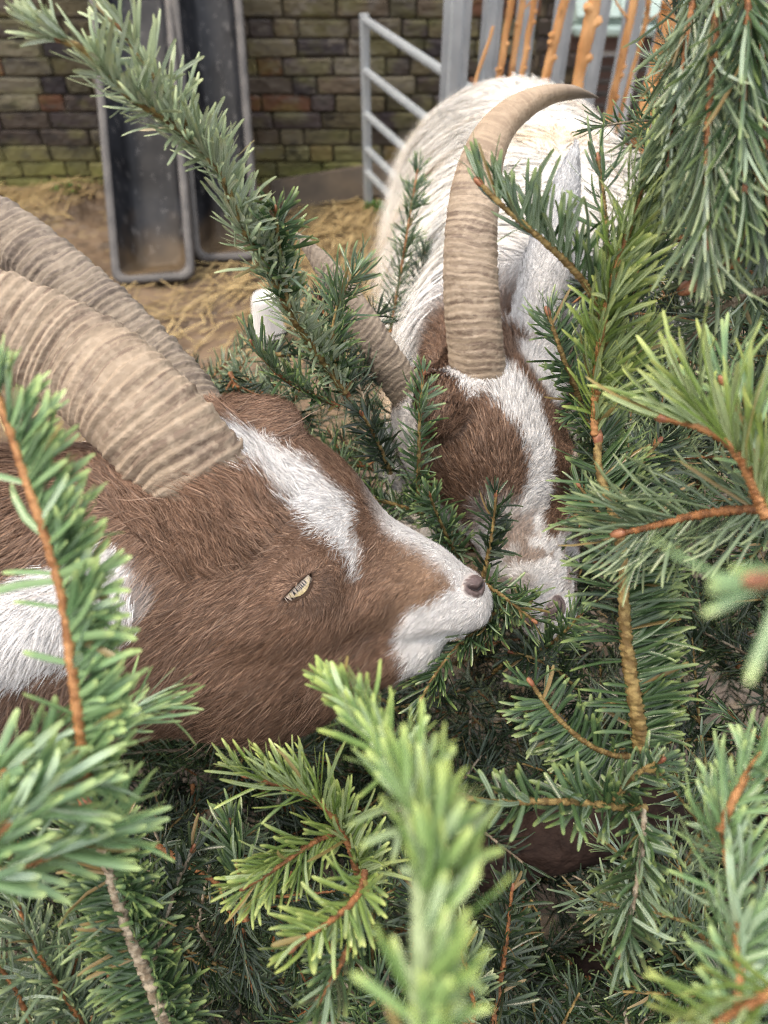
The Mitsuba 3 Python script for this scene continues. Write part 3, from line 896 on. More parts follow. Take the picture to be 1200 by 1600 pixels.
def col1(p, rand):
    q = H1.l(p)
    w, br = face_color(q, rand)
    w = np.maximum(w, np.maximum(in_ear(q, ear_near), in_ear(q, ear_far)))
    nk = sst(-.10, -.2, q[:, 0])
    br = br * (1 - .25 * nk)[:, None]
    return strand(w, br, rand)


def skin_col(colf, V, extra=None):
    c = colf(V, np.full(len(V), .41)) * .8
    return extra(c, V) if extra else c


def nose_leather(Hd):
    def f(c, V):
        q = Hd.l(V); q[:, 1] = np.abs(q[:, 1])
        d = np.linalg.norm((q - hp(737, 908, .012)) * [.9, 1, 1.25], axis=1) + .004 * (meshkit.noise(q * 260, 3) - .5)
        w = 1 - sst(.008, .0135, d)
        c = c * (1 - w[:, None]) + np.array([.45, .40, .38]) * w[:, None]
        mo = rc(q, hp(596, 1000, .036), hp(735, 981, .012), .0045, .0035)
        w = 1 - sst(-.0015, .0022, mo)
        c = c * (1 - w[:, None]) + np.array([.09, .05, .045]) * w[:, None]  # mouth groove darkened to paint the shadow between lip and chin
        e = np.linalg.norm(q - EYE_L, axis=1)
        w = (1 - sst(.008, .014, e)) * .8
        c = c * (1 - w[:, None]) + np.array([.12, .06, .05]) * w[:, None]
        return c
    return f


g1 = thing('goat', 'brown goat with white facial stripe, white muzzle and thick ridged horns, in profile', 'goat')
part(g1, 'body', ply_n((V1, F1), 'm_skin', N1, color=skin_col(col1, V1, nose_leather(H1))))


def flow(Hd, rump=None):
    """hair directions of a goat's head, neck and body."""
    def f(p):
        q = Hd.l(p); n = len(q)
        sg = np.sign(q[:, 1] + 1e-9)
        d = np.tile([-.75, 0, -.55], (n, 1))                                    # cheeks: back and down
        top = sst(.005, .05, q[:, 2])[:, None]
        d = d * (1 - top) + np.array([-.95, 0, .12]) * top
        muz = sst(.03, .09, q[:, 0])[:, None]
        d = d * (1 - muz) + np.array([-.75, 0, -.62]) * muz
        fore = (sst(.05, .085, q[:, 2]) * sst(.03, -.01, q[:, 0]))[:, None]
        d = d * (1 - fore) + np.array([.75, 0, .45]) * fore
        # whorl round the eye
        e = q - np.c_[np.full(n, EYE_L[0] - .002), EYE_L[1] * sg, np.full(n, EYE_L[2])]
        w = np.exp(-(e ** 2).sum(1) / .030 ** 2)[:, None] * .85
        d = d * (1 - w) + unit(e) * w
        nk = sst(-.09, -.17, q[:, 0])[:, None]
        d = d * (1 - nk) + np.array([-.55, 0, -.75]) * nk
        return d @ Hd.M
    return f


def flen(Hd, k=1.0):
    def f(p):
        q = Hd.l(p)
        L = .0095 + .006 * sst(0, -.05, q[:, 2]) + .007 * sst(-.02, -.09, q[:, 0])
        L = np.where(q[:, 0] > .03, np.maximum(.0058, L * (1 - sst(.03, .085, q[:, 0]) * .5)), L)
        L = L + .016 * np.exp(-((q - hp(415, 735)) ** 2).sum(1) / .028 ** 2)
        L = L + .014 * sst(-.10, -.2, q[:, 0]) + .010 * np.exp(-((q[:, [0, 2]] - hp(300, 850)[[0, 2]]) ** 2).sum(1) / .04 ** 2)
        e = np.abs(q[:, 1]); ed = np.linalg.norm(np.c_[q[:, 0] - EYE_L[0], e - EYE_L[1], q[:, 2] - EYE_L[2]], axis=1)
        return L * (.40 + .60 * sst(.014, .034, ed)) * k
    return f


def flift(Hd):
    def f(p):
        q = Hd.l(p)
        return .20 + .22 * np.exp(-((q - hp(415, 735)) ** 2).sum(1) / .03 ** 2) + .08 * sst(-.08, -.18, q[:, 0]) + .06 * sst(.03, .08, q[:, 0])
    return f


def keepf(Hd):
    def f(p, nn):
        q = Hd.l(p); qa = q.copy(); qa[:, 1] = np.abs(qa[:, 1])
        slit = np.linalg.norm((qa - EYE_L)[:, [0, 2]], axis=1) > .0135
        nost = np.linalg.norm((qa - hp(737, 908, .012)) * [.9, 1, 1.25], axis=1) > .0105
        lips = rc(qa, hp(596, 1000, .036), hp(735, 981, .012), .0045, .0035) > -.0002
        return slit & nost & lips
    return f


def zone(Hd, rad0, rad1, lo):
    c = Hd.w(hp(460, 900))
    return lambda x: lo + (1 - lo) * (1 - sst(rad0, rad1, np.linalg.norm(x - c, axis=1)))


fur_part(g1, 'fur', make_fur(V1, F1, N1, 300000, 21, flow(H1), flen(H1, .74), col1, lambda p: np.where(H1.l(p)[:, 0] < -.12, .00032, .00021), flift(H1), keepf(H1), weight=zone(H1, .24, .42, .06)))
# long loose guard hairs on cheek and neck
fur_part(g1, 'guard_hair', make_fur(V1, F1, N1, 800, 22, flow(H1), lambda p: 2.1 * flen(H1)(p), lambda p, r: col1(p, r) * .5 + .5 * np.array([.34, .24, .18]), lambda p: np.full(len(p), .00022), lambda p: flift(H1)(p) + .12, lambda p, n: keepf(H1)(p, n) & (H1.l(p)[:, 0] < .05), 4, .25, zone(H1, .24, .42, .06)))
fur_part(g1, 'forelock', make_fur(V1, F1, N1, 9000, 29, lambda p: np.tile([-.95, 0, .35], (len(p), 1)) @ H1.M, lambda p: np.full(len(p), .019), col1, lambda p: np.full(len(p), .00024), lambda p: np.full(len(p), .42), lambda p, n: np.linalg.norm((H1.l(p) - hp(352, 752, -.035)) * [1.0, .8, .8], axis=1) < .030, 4, .2, weight=lambda c: .0001 + (np.linalg.norm(H1.l(c) - hp(352, 752, -.035), axis=1) < .045)), 'tuft of hair lapping the near horn base')
# long white fringe on the near ear
fur_part(g1, 'ear_fringe', make_fur(V1, F1, N1, 15000, 23, lambda p: np.tile([-.55, 0, -.8], (len(p), 1)) @ H1.M, lambda p: np.full(len(p), .013), lambda p, r: WHITE * (.8 + .25 * r)[:, None] - np.array([.02, .05, .08]) * (meshkit.noise(p * 90, 3) > .62)[:, None], lambda p: np.full(len(p), .00032), lambda p: np.full(len(p), .25), lambda p, n: in_ear(H1.l(p), ear_near, .032) > .5, 4, .15, weight=lambda c: .0002 + in_ear(H1.l(c), ear_near, .032)), 'white hairs fringing the ear')


def horn_sm(key, data, mat, label=None):
    (v, f), uv = data
    return part(key, 'horn', mikit.ply((v, f), mat, smooth=True, uv=uv), label)


wide1 = Z1 * .65 - R_ * 0.0 + R_ * .75
near = [P(352, 806, .540), P(303, 748, .494), P(205, 640, .484), P(95, 558, .492), P(-10, 508, .485), P(-150, 480, .48), P(-330, 520, .50), P(-480, 640, .55)]
far = [P(345, 735, .590), P(300, 655, .600), P(244, 585, .612), P(158, 497, .622), P(58, 408, .632), P(-45, 340, .645), P(-150, 320, .65), P(-330, 330, .68), P(-450, 420, .70)]
hax = unit(near[2] - near[1])
fur_part(g1, 'horn_base_hair', make_fur(V1, F1, N1, 16000, 30, lambda p: np.tile(hax, (len(p), 1)), lambda p: np.full(len(p), .017), lambda p, r: col1(p, r) * .92, lambda p: np.full(len(p), .00026), lambda p: np.full(len(p), .34), lambda p, n: (np.linalg.norm((p - near[1]) - ((p - near[1]) @ hax)[:, None] * hax, axis=1) < .050) & (np.abs((p - near[1]) @ hax) < .07), 4, .3, weight=lambda c: .0001 + (np.linalg.norm(c - near[1], axis=1) < .07)), 'rough hair lapping the near horn base')
horn_sm(g1, horn(near, .0335, .026, wide1, 5, ring=.0060, amp=.0017, n=620), 'm_horn', 'near horn, pale brown and heavily ridged')
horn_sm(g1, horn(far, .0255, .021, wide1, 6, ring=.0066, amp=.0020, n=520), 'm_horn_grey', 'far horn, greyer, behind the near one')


def on_skin(fn, o, ax, pts):
    """slides the points along the axis ax onto the skin; returns their heights over o."""
    hs = np.linspace(-.022, .022, 89)
    val = np.stack([fn(pts + ax * h) for h in hs])
    return hs[np.argmin(np.abs(val), 0)]


def disc(inner, outer, n, rings):
    return np.stack([inner * (1 - t) + outer * t for t in rings])


def eyes(key, Hd, fn, hair_col, sides=(-1, 1)):
    for s in sides:
        k = Hd.k
        ys = np.linspace(.04, .10, 300)
        surf = ys[np.argmin(np.abs(fn(Hd.w((EYE_L * [1, 0, 1] + ys[:, None] * np.array([0, 1.0, 0])) * [1, s, 1]))))]
        c = Hd.w(np.array([EYE_L[0], surf, EYE_L[2]]) * [1, s, 1])
        ax = unit(np.array([.10, 1.0, .06])); sl = unit(SLIT[1] - SLIT[0]); sl = unit(sl - (sl @ ax) * ax); up = np.cross(sl, ax); up = up if up[2] > 0 else -up
        B = np.stack([sl, up, ax]) * [1, s, 1] @ Hd.M                      # rows: along the slit, up, out; in the world
        Rb = .020
        sp = trimesh.creation.icosphere(5, Rb * k)
        v = np.array(sp.vertices); q = v @ B.T / k
        a, b, o = q.T
        iris = np.hypot(a, b + .0015)
        col = np.array([.62, .50, .27]) * (.80 + .4 * meshkit.noise(np.c_[np.arctan2(b, a) * 9, iris * 300, o * 0], 3))[:, None]
        col = np.where((iris > .0098)[:, None] | (o < 0)[:, None], [.30, .20, .13], col)
        col = np.where(((iris > .0088) & (iris <= .0098))[:, None], [.10, .06, .03], col)
        col = np.where(((np.abs(a) < .0058) & (np.abs(b + .0008) < .0019) & (o > 0))[:, None], [.004, .004, .008], col)
        part(key, 'eye', mikit.ply((v + c + (.0030 - Rb) * k * B[2], np.array(sp.faces)), 'm_eye', smooth=True, color=col), 'pale yellow eye with a dark slot pupil')
        n = 64
        th = np.arange(n) * 2 * np.pi / n
        A = .0112 * np.cos(th)
        bow = np.clip(1 - (np.abs(A) / .0112) ** 2, 0, 1)
        inner = np.stack([A, np.where(np.sin(th) >= 0, .0006 + .0006 * bow, .0006 - .0060 * bow ** .8) + 0 * A], -1)
        outer = np.stack([.0185 * np.cos(th), .0165 * np.sin(th) - .001], -1)
        ts = np.r_[0, 0.0, .05, .12, .22, .35, .5, .66, .82, 1.0]
        uv = disc(inner, outer, n, ts)
        hh = np.array([.0005, .0030, .0042, .0046, .0044, .0036, .0026, .0014, .0004, -.0012])
        upper = np.clip(np.sin(th) * 1.5, 0, 1)
        flat_ = uv.reshape(-1, 2)
        base = on_skin(fn, c, B[2], c + k * (flat_[:, :1] * B[0] + flat_[:, 1:] * B[1]))
        H = (hh[:, None] * (1 + .35 * upper[None] * (ts < .5)[:, None] * (ts > .01)[:, None])).ravel() * k
        crease = .0009 * np.exp(-((np.repeat(ts, n) - .36) / .05) ** 2) * np.tile(upper, len(ts)) * k
        V = c + k * (flat_[:, :1] * B[0] + flat_[:, 1:] * B[1]) + (base + H - crease)[:, None] * B[2]
        f = grid_faces(len(ts), n, True); f = np.vstack([f[:, [0, 1, 2]], f[:, [0, 2, 3]]])
        fx = np.cross(V[f[:, 1]] - V[f[:, 0]], V[f[:, 2]] - V[f[:, 0]])
        if (fx @ B[2]).sum() < 0: f = f[:, ::-1]
        cc = hair_col(V, np.full(len(V), .41)) * .62
        rim = np.repeat(np.clip(1 - ts / .16, 0, 1), n)[:, None]
        cc = cc * (1 - rim) + np.array([.022, .014, .012]) * rim
        part(key, 'eyelids', mikit.ply((V, f), 'm_skin', smooth=True, color=cc))
        keep = f[(f // n).min(1) >= 3]
        nv = np.tile(B[2], (len(V), 1)); nv = unit(nv + .4 * unit(V - c))
        fur_part(key, 'lid_hair', make_fur(V, keep, nv, 5200, 70, lambda p: unit(p - c) * .8 - Hd.x * .35 - Hd.z * .2, lambda p: np.full(len(p), .0050), lambda p, r: hair_col(p, r) * 1.05, lambda p: np.full(len(p), .00021), lambda p: np.full(len(p), .22)))
        ms, r = [], rng(77)
        for t in np.linspace(-.92, .86, 24):
            a0 = .0112 * t; bw = max(0, 1 - t * t)
            b0 = np.array([a0, .0012 + .0006 * bw, .0050]); e = np.array([a0 * 1.05 + r.normal(0, .0005), -.0022 - .0012 * bw, .0070 + r.normal(0, .0004)])
            ms.append(tube((np.array([b0, (b0 + e) / 2 + [0, .0006, .0010], e]) * k) @ B + c, np.array([.00020, .00017, .00005]) * k, 5))
        v, f = join(ms)
        part(key, 'eyelashes', mikit.ply((v, f), 'm_fur', smooth=True, color=np.tile([.5, .42, .36], (len(v), 1))), kind='stuff')


def nostrils(key, Hd, fn, sides=(-1, 1)):
    for s in sides:
        k = Hd.k
        q0 = hp(738, 909, .0135) * [1, s, 1]
        for _ in range(4):
            p0 = Hd.w(q0); e = .001
            g = np.array([(fn((p0 + e * np.eye(3)[j])[None]) - fn((p0 - e * np.eye(3)[j])[None]))[0] for j in range(3)]) / (2 * e)
            q0 = Hd.l(p0 - fn(p0[None])[0] * unit(g))
        ax = unit(unit(g) + .3 * Hd.y * s); p0 = Hd.w(q0)
        sl = unit(Hd.x * .8 + Hd.z * .35); sl = unit(sl - (sl @ ax) * ax); up = np.cross(ax, sl); up = up * np.sign(up @ Hd.z)
        B = np.stack([sl, up, ax])
        n = 72; th = np.arange(n) * 2 * np.pi / n
        ts = np.linspace(0, 1, 16)
        wob = 1 + .10 * np.sin(2 * th + .6) + .07 * np.sin(3 * th)
        uv = ts[:, None, None] * (np.stack([.0125 * np.cos(th), .0098 * np.sin(th)], -1) * wob[:, None])[None]
        fl = uv.reshape(-1, 2)
        P0 = p0 + k * (fl[:, :1] * B[0] + fl[:, 1:] * B[1])
        base = on_skin(fn, p0, ax, P0)
        tt = np.repeat(ts, n)
        # comma shaped opening under a rounded wing
        xs = fl[:, 0]; curve = -.0036 + .35 * np.abs(xs + .001) ** 1.0 + 60 * np.clip(-xs - .002, 0, 1) ** 2
        dist = np.abs(fl[:, 1] - curve); inside = np.exp(-(dist / .0016) ** 2) * sst(.0095, .006, np.abs(xs))
        wing = np.exp(-(((fl[:, 0]) / .008) ** 2 + ((fl[:, 1] - .002) / .0045) ** 2))
        H = .0029 * (1 - tt ** 3) - .0016 * tt ** 6 + .0014 * wing - .0030 * inside
        V = P0 + (base + H * k)[:, None] * ax
        f = grid_faces(len(ts), n, True); f = np.vstack([f[:, [0, 1, 2]], f[:, [0, 2, 3]]])
        fx = np.cross(V[f[:, 1]] - V[f[:, 0]], V[f[:, 2]] - V[f[:, 0]])
        if (fx @ ax).sum() < 0: f = f[:, ::-1]
        c1 = np.array([.115, .082, .080]) * (.75 + .5 * meshkit.noise(V * 700, 4))[:, None]
        edge = sst(.78, 1.02, tt + .2 * (meshkit.noise(V * 500, 8) - .5))[:, None]
        c1 = c1 * (1 - edge) + np.array([.56, .52, .51]) * edge
        c1 = c1 * (1 - inside[:, None]) + np.array([.018, .012, .012]) * inside[:, None]
        part(key, 'nostril', mikit.ply((V, f), 'm_leather', smooth=True, color=c1))


bsdf('m_leather', {'type': 'twosided', 'b': principled(VC, 0.38, 0.5)})
bsdf('m_eye', principled(VC, 0.08, 0.6, clearcoat=1.0, clearcoat_gloss=0.95))
eyes(g1, H1, fn1, col1)
nostrils(g1, H1, fn1)

# ------------------------------------------------------------------ goat 2 (white body, feeding)
x2 = unit(.125 * R_ - .80 * U_ - .585 * C_)
H2 = Frame(EYE + .108 * R_ + .0248 * U_ + .7495 * C_, x2, -C_ * .71 - R_ * .555 + U_ * .433, 1.10)
sh2, hip2 = np.array([.245, 1.16, .945]), np.array([.275, 1.70, .845])
pk = H2.w(hp(340, 860)); nk = P(800, 490, .93)
body2 = [(pk, nk, .070, .095, .05), (nk, np.array([.22, 1.04, .99]), .095, .15, .06), (np.array([.22, 1.04, .99]), sh2, .15, .178, .08), (sh2, hip2, .205, .232, .12), (sh2 + [0, .1, -.14], hip2 + [0, 0, -.14], .17, .18, .1)]
for s in (-1, 1):
    for c0, fw in ((sh2, -1), (hip2, 1)):
        a = c0 + [s * .12, 0, -.14]; kx = c0 + [s * .13, .03 * fw, 0]; kx[2] = .66; hk = c0 + [s * .13, -.02 * fw, 0]; hk[2] = gz - .02 + .06
        if c0 is hip2: hk[2] = .20
        body2 += [(a, kx, .09, .04, .05), (kx, hk, .036, .024, .02), (hk, hk + [0, -.03, -.045], .026, .031, .015)]
body2 += [(hip2 + [0, .2, .1], hip2 + [0, .28, .13], .04, .02, .03)]
ear2l = (hp(275, 830, .052), H2.l(P(897, 232, .79)), H2.M @ (-C_ + .25 * R_), .025, .0068)
ear2r = (hp(275, 830, -.060), H2.l(P(606, 760, .80)), H2.M @ -C_, .028, .0068)
fn2 = goat_sdf(H2, body2, [ear2l, ear2r])
V2, F2, N2 = surface_net(fn2, [-.14, .40, .10], [.68, 2.08, 1.40], .0060)
STRIPE2 = [(325, 712, 30), (360, 750, 34), (428, 822, 36), (500, 856, 32), (540, 868, 30), (600, 858, 32), (660, 866, 44)]
MUZZLE2 = [(610, 790), (640, 860), (610, 930), (560, 960), (580, 1060), (700, 1080), (830, 980), (800, 850), (660, 740)]


def col2(p, rand):
    q = H2.l(p)

    def ex(q, c2, wob):
        # 
        spot = np.exp(-(((q - hp(610, 880, .012)) * [1, .9, 1]) ** 2).sum(1) / .012 ** 2)
        ears = sst(.002, .0006, np.minimum(ear_sdf(q, *ear2l), ear_sdf(q, *ear2r)))
        back = sst(.06, .10, np.linalg.norm(q - hp(300, 760), axis=1) * (q[:, 0] < -.05) + wob * .0003)
        wneck = sst(.105, .15, np.linalg.norm(q - hp(330, 800), axis=1) * (q[:, 0] < -.03) + .0004 * wob)
        lwhite = np.exp(-((q - hp(300, 830, .075)) ** 2).sum(1) / .035 ** 2)
        return np.clip(np.maximum(np.maximum(ears, wneck), sst(.3, .6, lwhite)), 0, 1)
    w, br = face_color(q, rand, STRIPE2, MUZZLE2, ex)
    sp = sst(.42, .60, meshkit.fbm(q * 75, 3, 15)) * sst(.03, .06, q[:, 0]) * sst(.115, .085, q[:, 0]) * .8
    w = w * (1 - sp)
    far = sst(.42, .5, np.linalg.norm(q, axis=1))
    tint = meshkit.fbm(p * np.array([9, 9, 5]), 3, 3)
    c = strand(w, br * .74, rand)
    pale = np.array([.72, .69, .645]) * (.93 + .12 * rand)[:, None]
    pale = pale * (1 - .35 * sst(.55, .72, tint)[:, None] * np.array([.2, .55, 1.0]))
    wn = sst(.20, .27, np.linalg.norm(q - hp(420, 860), axis=1))[:, None]
    c = c * (1 - wn) + pale * wn
    er = (sst(.0013, .0004, np.minimum(ear_sdf(q, *ear2l), ear_sdf(q, *ear2r))) * sst(.0, .03, np.linalg.norm((q - ear2l[0]) * [1, 0, 1], axis=1)) * sst(.40, .72, ((q - ear2l[0]) @ (ear2l[1] - ear2l[0])) / ((ear2l[1] - ear2l[0]) @ (ear2l[1] - ear2l[0]))))[:, None]
    return c * (1 - er) + np.array([.53, .54, .565]) * (.85 + .3 * rand)[:, None] * er  # white ear tinted blue-grey, its shade and skylight put into the colour


g2 = thing('goat', 'shaggy white bodied goat with brown and white face, head down in the branches', 'goat')
part(g2, 'body', ply_n((V2, F2), 'm_skin', N2, color=skin_col(col2, V2, nose_leather(H2))))
def on_ear(p):
    return ear_sdf(H2.l(p), *ear2l) < .0012


def isbody(p):
    q = H2.l(p)
    return (np.linalg.norm(q - hp(420, 860), axis=1) > .185) & (np.minimum(ear_sdf(q, *ear2l), ear_sdf(q, *ear2r)) > .0016)



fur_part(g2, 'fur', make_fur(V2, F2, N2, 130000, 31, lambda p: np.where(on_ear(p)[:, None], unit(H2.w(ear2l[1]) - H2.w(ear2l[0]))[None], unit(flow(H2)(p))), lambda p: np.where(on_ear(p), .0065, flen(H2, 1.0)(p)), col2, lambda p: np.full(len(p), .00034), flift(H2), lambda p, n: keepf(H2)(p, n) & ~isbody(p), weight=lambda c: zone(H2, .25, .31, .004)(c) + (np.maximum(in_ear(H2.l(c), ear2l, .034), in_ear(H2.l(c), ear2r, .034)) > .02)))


def body_flow(p):
    d = np.zeros_like(p)
    x = p[:, 0] - .255
    d[:, 0] = np.tanh(x * 14) * .55; d[:, 1] = .30; d[:, 2] = -.75
    lock = meshkit.noise(p * np.array([16, 16, 5]), 51) - .5
    d[:, 0] += lock * .55; d[:, 1] += (meshkit.noise(p * 12, 52) - .5) * .6
    return d


fur_part(g2, 'coat', make_fur(V2, F2, N2, 78000, 33, body_flow, lambda p: .045 + .10 * np.clip(np.linalg.norm(H2.l(p), axis=1) - .2, 0, .45) / .45 + .03 * meshkit.noise(p * 9, 8), col2, lambda p: np.full(len(p), .00085), lambda p: .05 + .06 * meshkit.noise(p * 20, 5), lambda p, n: isbody(p) & (p[:, 2] > .5), 5, .12, droop=.55), 'long shaggy white coat')
W2 = H2.x
l_path = [P(758, 640, .755), P(747, 590, .730), P(737, 500, .715), P(733, 400, .708), P(741, 300, .71), P(770, 210, .725), P(827, 160, .745), P(880, 145, .765), P(935, 153, .785)]
r_path = [P(672, 655, .775), P(632, 605, .750), P(580, 525, .735), P(532, 450, .735), P(490, 395, .74), P(460, 362, .75)]
(lv, lf), luv = horn(l_path, .0255, .0215, -C_ * .55 + R_ * .85, 8, ring=.0062, amp=.0009, smooth_after=.62, n=460, keel=.12)
part(g2, 'horn', mikit.ply((lv, lf), 'm_horn_dark', smooth=True, uv=luv), 'tall left horn, ridged below and smooth dark at the tip')
(rv, rf), ruv = horn(r_path, .0185, .0090, R_ * -.8 + U_ * -.5 + C_ * .55, 9, ring=.0058, amp=.0009, smooth_after=1.1, n=420, keel=.12)
part(g2, 'horn', mikit.ply((rv, rf), 'm_horn_grey', smooth=True, uv=ruv), 'right horn leaning out behind the fir branch')
eyes(g2, H2, fn2, col2)
nostrils(g2, H2, fn2)


# ------------------------------------------------------------------ fir
NID = [0]


def needles(p, tan, up, L, width, beta, alpha, r, bend, hero):
    """p, tan (n,3); alpha angle from up; beta from the tangent; returns vertices (n, k, 3), faces of one needle, uv."""
    n = len(p)
    s = unit(np.cross(tan, up)); u = np.cross(s, tan)
    rad = np.cos(alpha)[:, None] * u + np.sin(alpha)[:, None] * s
    d = np.cos(beta)[:, None] * tan + np.sin(beta)[:, None] * rad
    n0 = np.sin(beta)[:, None] * tan - np.cos(beta)[:, None] * rad
    nn = n0 * .55 + u * .75 + r.normal(0, .42, (n, 3))
    nn = unit(nn - (nn * d).sum(1, keepdims=True) * d)
    side = np.cross(d, nn)
    ts = np.array([0, .12, .45, .8, .96, 1.0]) if hero else np.array([0, .45, 1.0])
    ws = np.array([.45, .8, 1, .98, .66, .25]) if hero else np.array([.6, 1, .45])
    bd = (bend * (1 + r.normal(0, .9, n)))[:, None]; sb = r.normal(0, .17, n)[:, None]
    out = []
    across = (-1, 0, 1) if hero else (-1, 1)
    for t, w in zip(ts, ws):
        c = p + L[:, None] * (d * t + nn * bd * t * t + side * sb * t * t)
        for a in across:
            out.append(c + side * (a * w * width)[:, None] * .5 + nn * (0.10 * abs(a) * width * w)[:, None])
    v = np.stack(out, 1)
    m = len(across)
    q = grid_faces(len(ts), m)
    f = np.vstack([q[:, [0, 1, 2]], q[:, [0, 2, 3]]])
    ids = NID[0] + np.arange(n); NID[0] = (NID[0] + n) % 200000
    uu = np.array([.02, .5, .98]) if hero else np.array([.02, .98])
    uv = np.stack([ids[:, None] + np.tile(uu, len(ts))[None], np.broadcast_to(np.repeat(ts, m), (n, len(ts) * m))], -1)
    nv = np.repeat(nn[:, None], v.shape[1], 1) + side[:, None] * (np.tile(np.array(across), len(ts)) * .35)[None, :, None]
    return v, f, uv, nv


def shoot(pts, L=.028, dens=1.0, mode='brush', up=None, seed=0, width=.0022, rad=(.0010, .0019), hero=True, bend=.24, beta=(46, 74), base_bare=0.0, amin=None):
    """pts: tip first. returns (stem mesh, needle vertices, faces, uv)."""
    r = rng(seed)
    n = 40 if hero else 14
    q = spline(pts, n)
    seg = np.r_[0, np.cumsum(np.linalg.norm(np.diff(q, axis=0), axis=1))]
    total = seg[-1]
    step = .00064 / dens
    cnt = max(8, int(total / step))
    if not hero: cnt = max(6, int(cnt * .62))
    s = np.sort(r.random(cnt) * total * (1 - base_bare))
    s[:max(3, cnt // 14)] = r.random(max(3, cnt // 14)) * total * .02
    p = np.stack([np.interp(s, seg, q[:, k]) for k in range(3)], -1)
    tg = -unit(np.gradient(q, axis=0)); t = unit(np.stack([np.interp(s, seg, tg[:, k]) for k in range(3)], -1))
    if up is None: up = unit(-C_ * .6 + np.array([0, 0, .8]))
    if mode == 'brush': al = r.uniform(-2.5, 2.5, cnt)
    elif mode == 'comb': al = np.where(r.random(cnt) < .5, 1, -1) * np.radians(r.normal(78, 20, cnt))
    elif mode == 'up': al = np.radians(r.normal(0, 48, cnt))
    elif mode == 'right': al = np.radians(r.normal(85, 13, cnt)) * np.where(r.random(cnt) < .88, 1, -1)
    elif mode == 'rightmost': al = np.radians(r.normal(82, 15, cnt)) * np.where(r.random(cnt) < .97, 1, -1)
    elif mode == 'blur': al = np.where(r.random(cnt) < .8, np.radians(r.normal(70, 42, cnt)), r.uniform(-3, 3, cnt))
    elif mode == 'left': al = np.radians(r.normal(-85, 13, cnt)) * np.where(r.random(cnt) < .88, 1, -1)
    elif mode == 'full': al = r.uniform(-np.pi, np.pi, cnt)
    near_tip = np.exp(-s / (total * .10 + 1e-6))
    be = np.radians(r.uniform(*beta, cnt)) * (1 - .55 * near_tip) + r.normal(0, .12, cnt)
    Ls = L * r.uniform(.62, 1.15, cnt) * (1 - .25 * near_tip) * np.clip(.55 + 3 * (total - s) / (total + 1e-9), .55, 1)
    wd = width * r.uniform(.8, 1.15, cnt)
    rs = np.interp(s, seg, np.linspace(rad[0], rad[1], n))
    v, f, uv, nv = needles(p, t, up, Ls, wd, be, al, r, np.full(cnt, bend), hero)
    if hero:
        q2 = np.stack([np.interp(np.linspace(0, total, 150), seg, q[:, k]) for k in range(3)], -1)
        stem = tube(q2, np.linspace(rad[0], rad[1], 150) * (1 + .10 * (r.random(150) - .5)), 9, .26, seed)
    else:
        stem = tube(q, np.linspace(rad[0], rad[1], n) * (1 + .12 * (r.random(n) - .5)), 5, .10, seed)
    return stem, v, f, uv, nv


def flat(v, f, uv, nv):
    n, m = v.shape[:2]
    return (v.reshape(-1, 3), (np.arange(n)[:, None, None] * m + f).reshape(-1, 3)), uv.reshape(-1, 2), unit(nv.reshape(-1, 3))


HEAP = None


def fir(label, shoots, mat, twig, group=None, single=False, key='fir_branch', buds=True):
    """One branch: list of shoot() argument dicts, first the main one."""
    k = thing(key, label, 'branch', group)
    for i, a in enumerate(shoots):
        m_ = a.pop('mat', mat); tw = a.pop('twig', twig)
        stem, v, f, uv, nv = shoot(**a)
        holder = part(k, 'stem' if i == 0 else 'side_shoot', mikit.ply(stem, 'm_twig_' + tw, smooth=True))
        if single:
            lim = min(len(v), 290 // len(shoots))
            for j in range(lim):
                part(holder, 'needle', ply_n((v[j], f), 'm_needle_' + m_, unit(nv[j]), uv=uv[j]))
            if lim < len(v):
                mesh, uvs, ns = flat(v[lim:], f, uv[lim:], nv[lim:])
                part(holder, 'needles', ply_n(mesh, 'm_needle_' + m_, ns, uv=uvs), kind='stuff')
        else:
            mesh, uvs, ns = flat(v, f, uv, nv)
            part(holder, 'needles', ply_n(mesh, 'm_needle_' + m_, ns, uv=uvs), kind='stuff')
        if buds and a.get('hero', True):
            tip = np.asarray(a['pts'][0]); dd = unit(tip - np.asarray(a['pts'][1]))
            sp = trimesh.creation.icosphere(2, 1.0); rr_ = a.get('rad', (.0011, .002))[0] * 1.5
            v = np.array(sp.vertices)
            v = v * rr_ + (v @ dd)[:, None] * dd * rr_ * .9 + tip + dd * rr_
            part(holder, 'bud', mikit.ply((v, np.array(sp.faces)), 'm_bud', smooth=True))
    return k


def S(*pix, **k):
    return dict(pts=[P(*q) for q in pix], **k)


TOC = -C_
RT = R_
exec_fir = True
UPB = unit(TOC * .55 + U_ * .7 + R_ * .45)
# -- hero branches: (label, shoots, needle tone, twig tone, needles one by one?)
fir('long pale tipped fir branch rising to the top left in front of the troughs',
    [S((92, 60, .36), (140, 86, .37), (198, 147, .39), (250, 180, .41), (300, 220, .43), (345, 272, .45), (372, 345, .47), (400, 388, .49), (450, 480, .53), (490, 545, .57), (540, 615, .60), seed=101, mode='brush', L=0.029, dens=1.6, mat='pale', twig='olive', rad=(.0016, .0032), up=UPB, width=0.0023, bend=0.22, beta=(34, 66)),
     S((190, 45, .39), (225, 100, .40), (270, 160, .42), (305, 225, .44), seed=102, mode='full', L=0.027, dens=0.9, mat='pale', twig='olive'),
     S((430, 330, .47), (440, 410, .50), (450, 470, .52), seed=103, mode='full', L=.026, mat='mid', twig='olive', dens=1.3),
     S((560, 420, .60), (520, 520, .58), (530, 600, .60), seed=104, mode='full', L=.028, mat='mid', twig='olive', dens=1.3)], 'grey', 'olive')
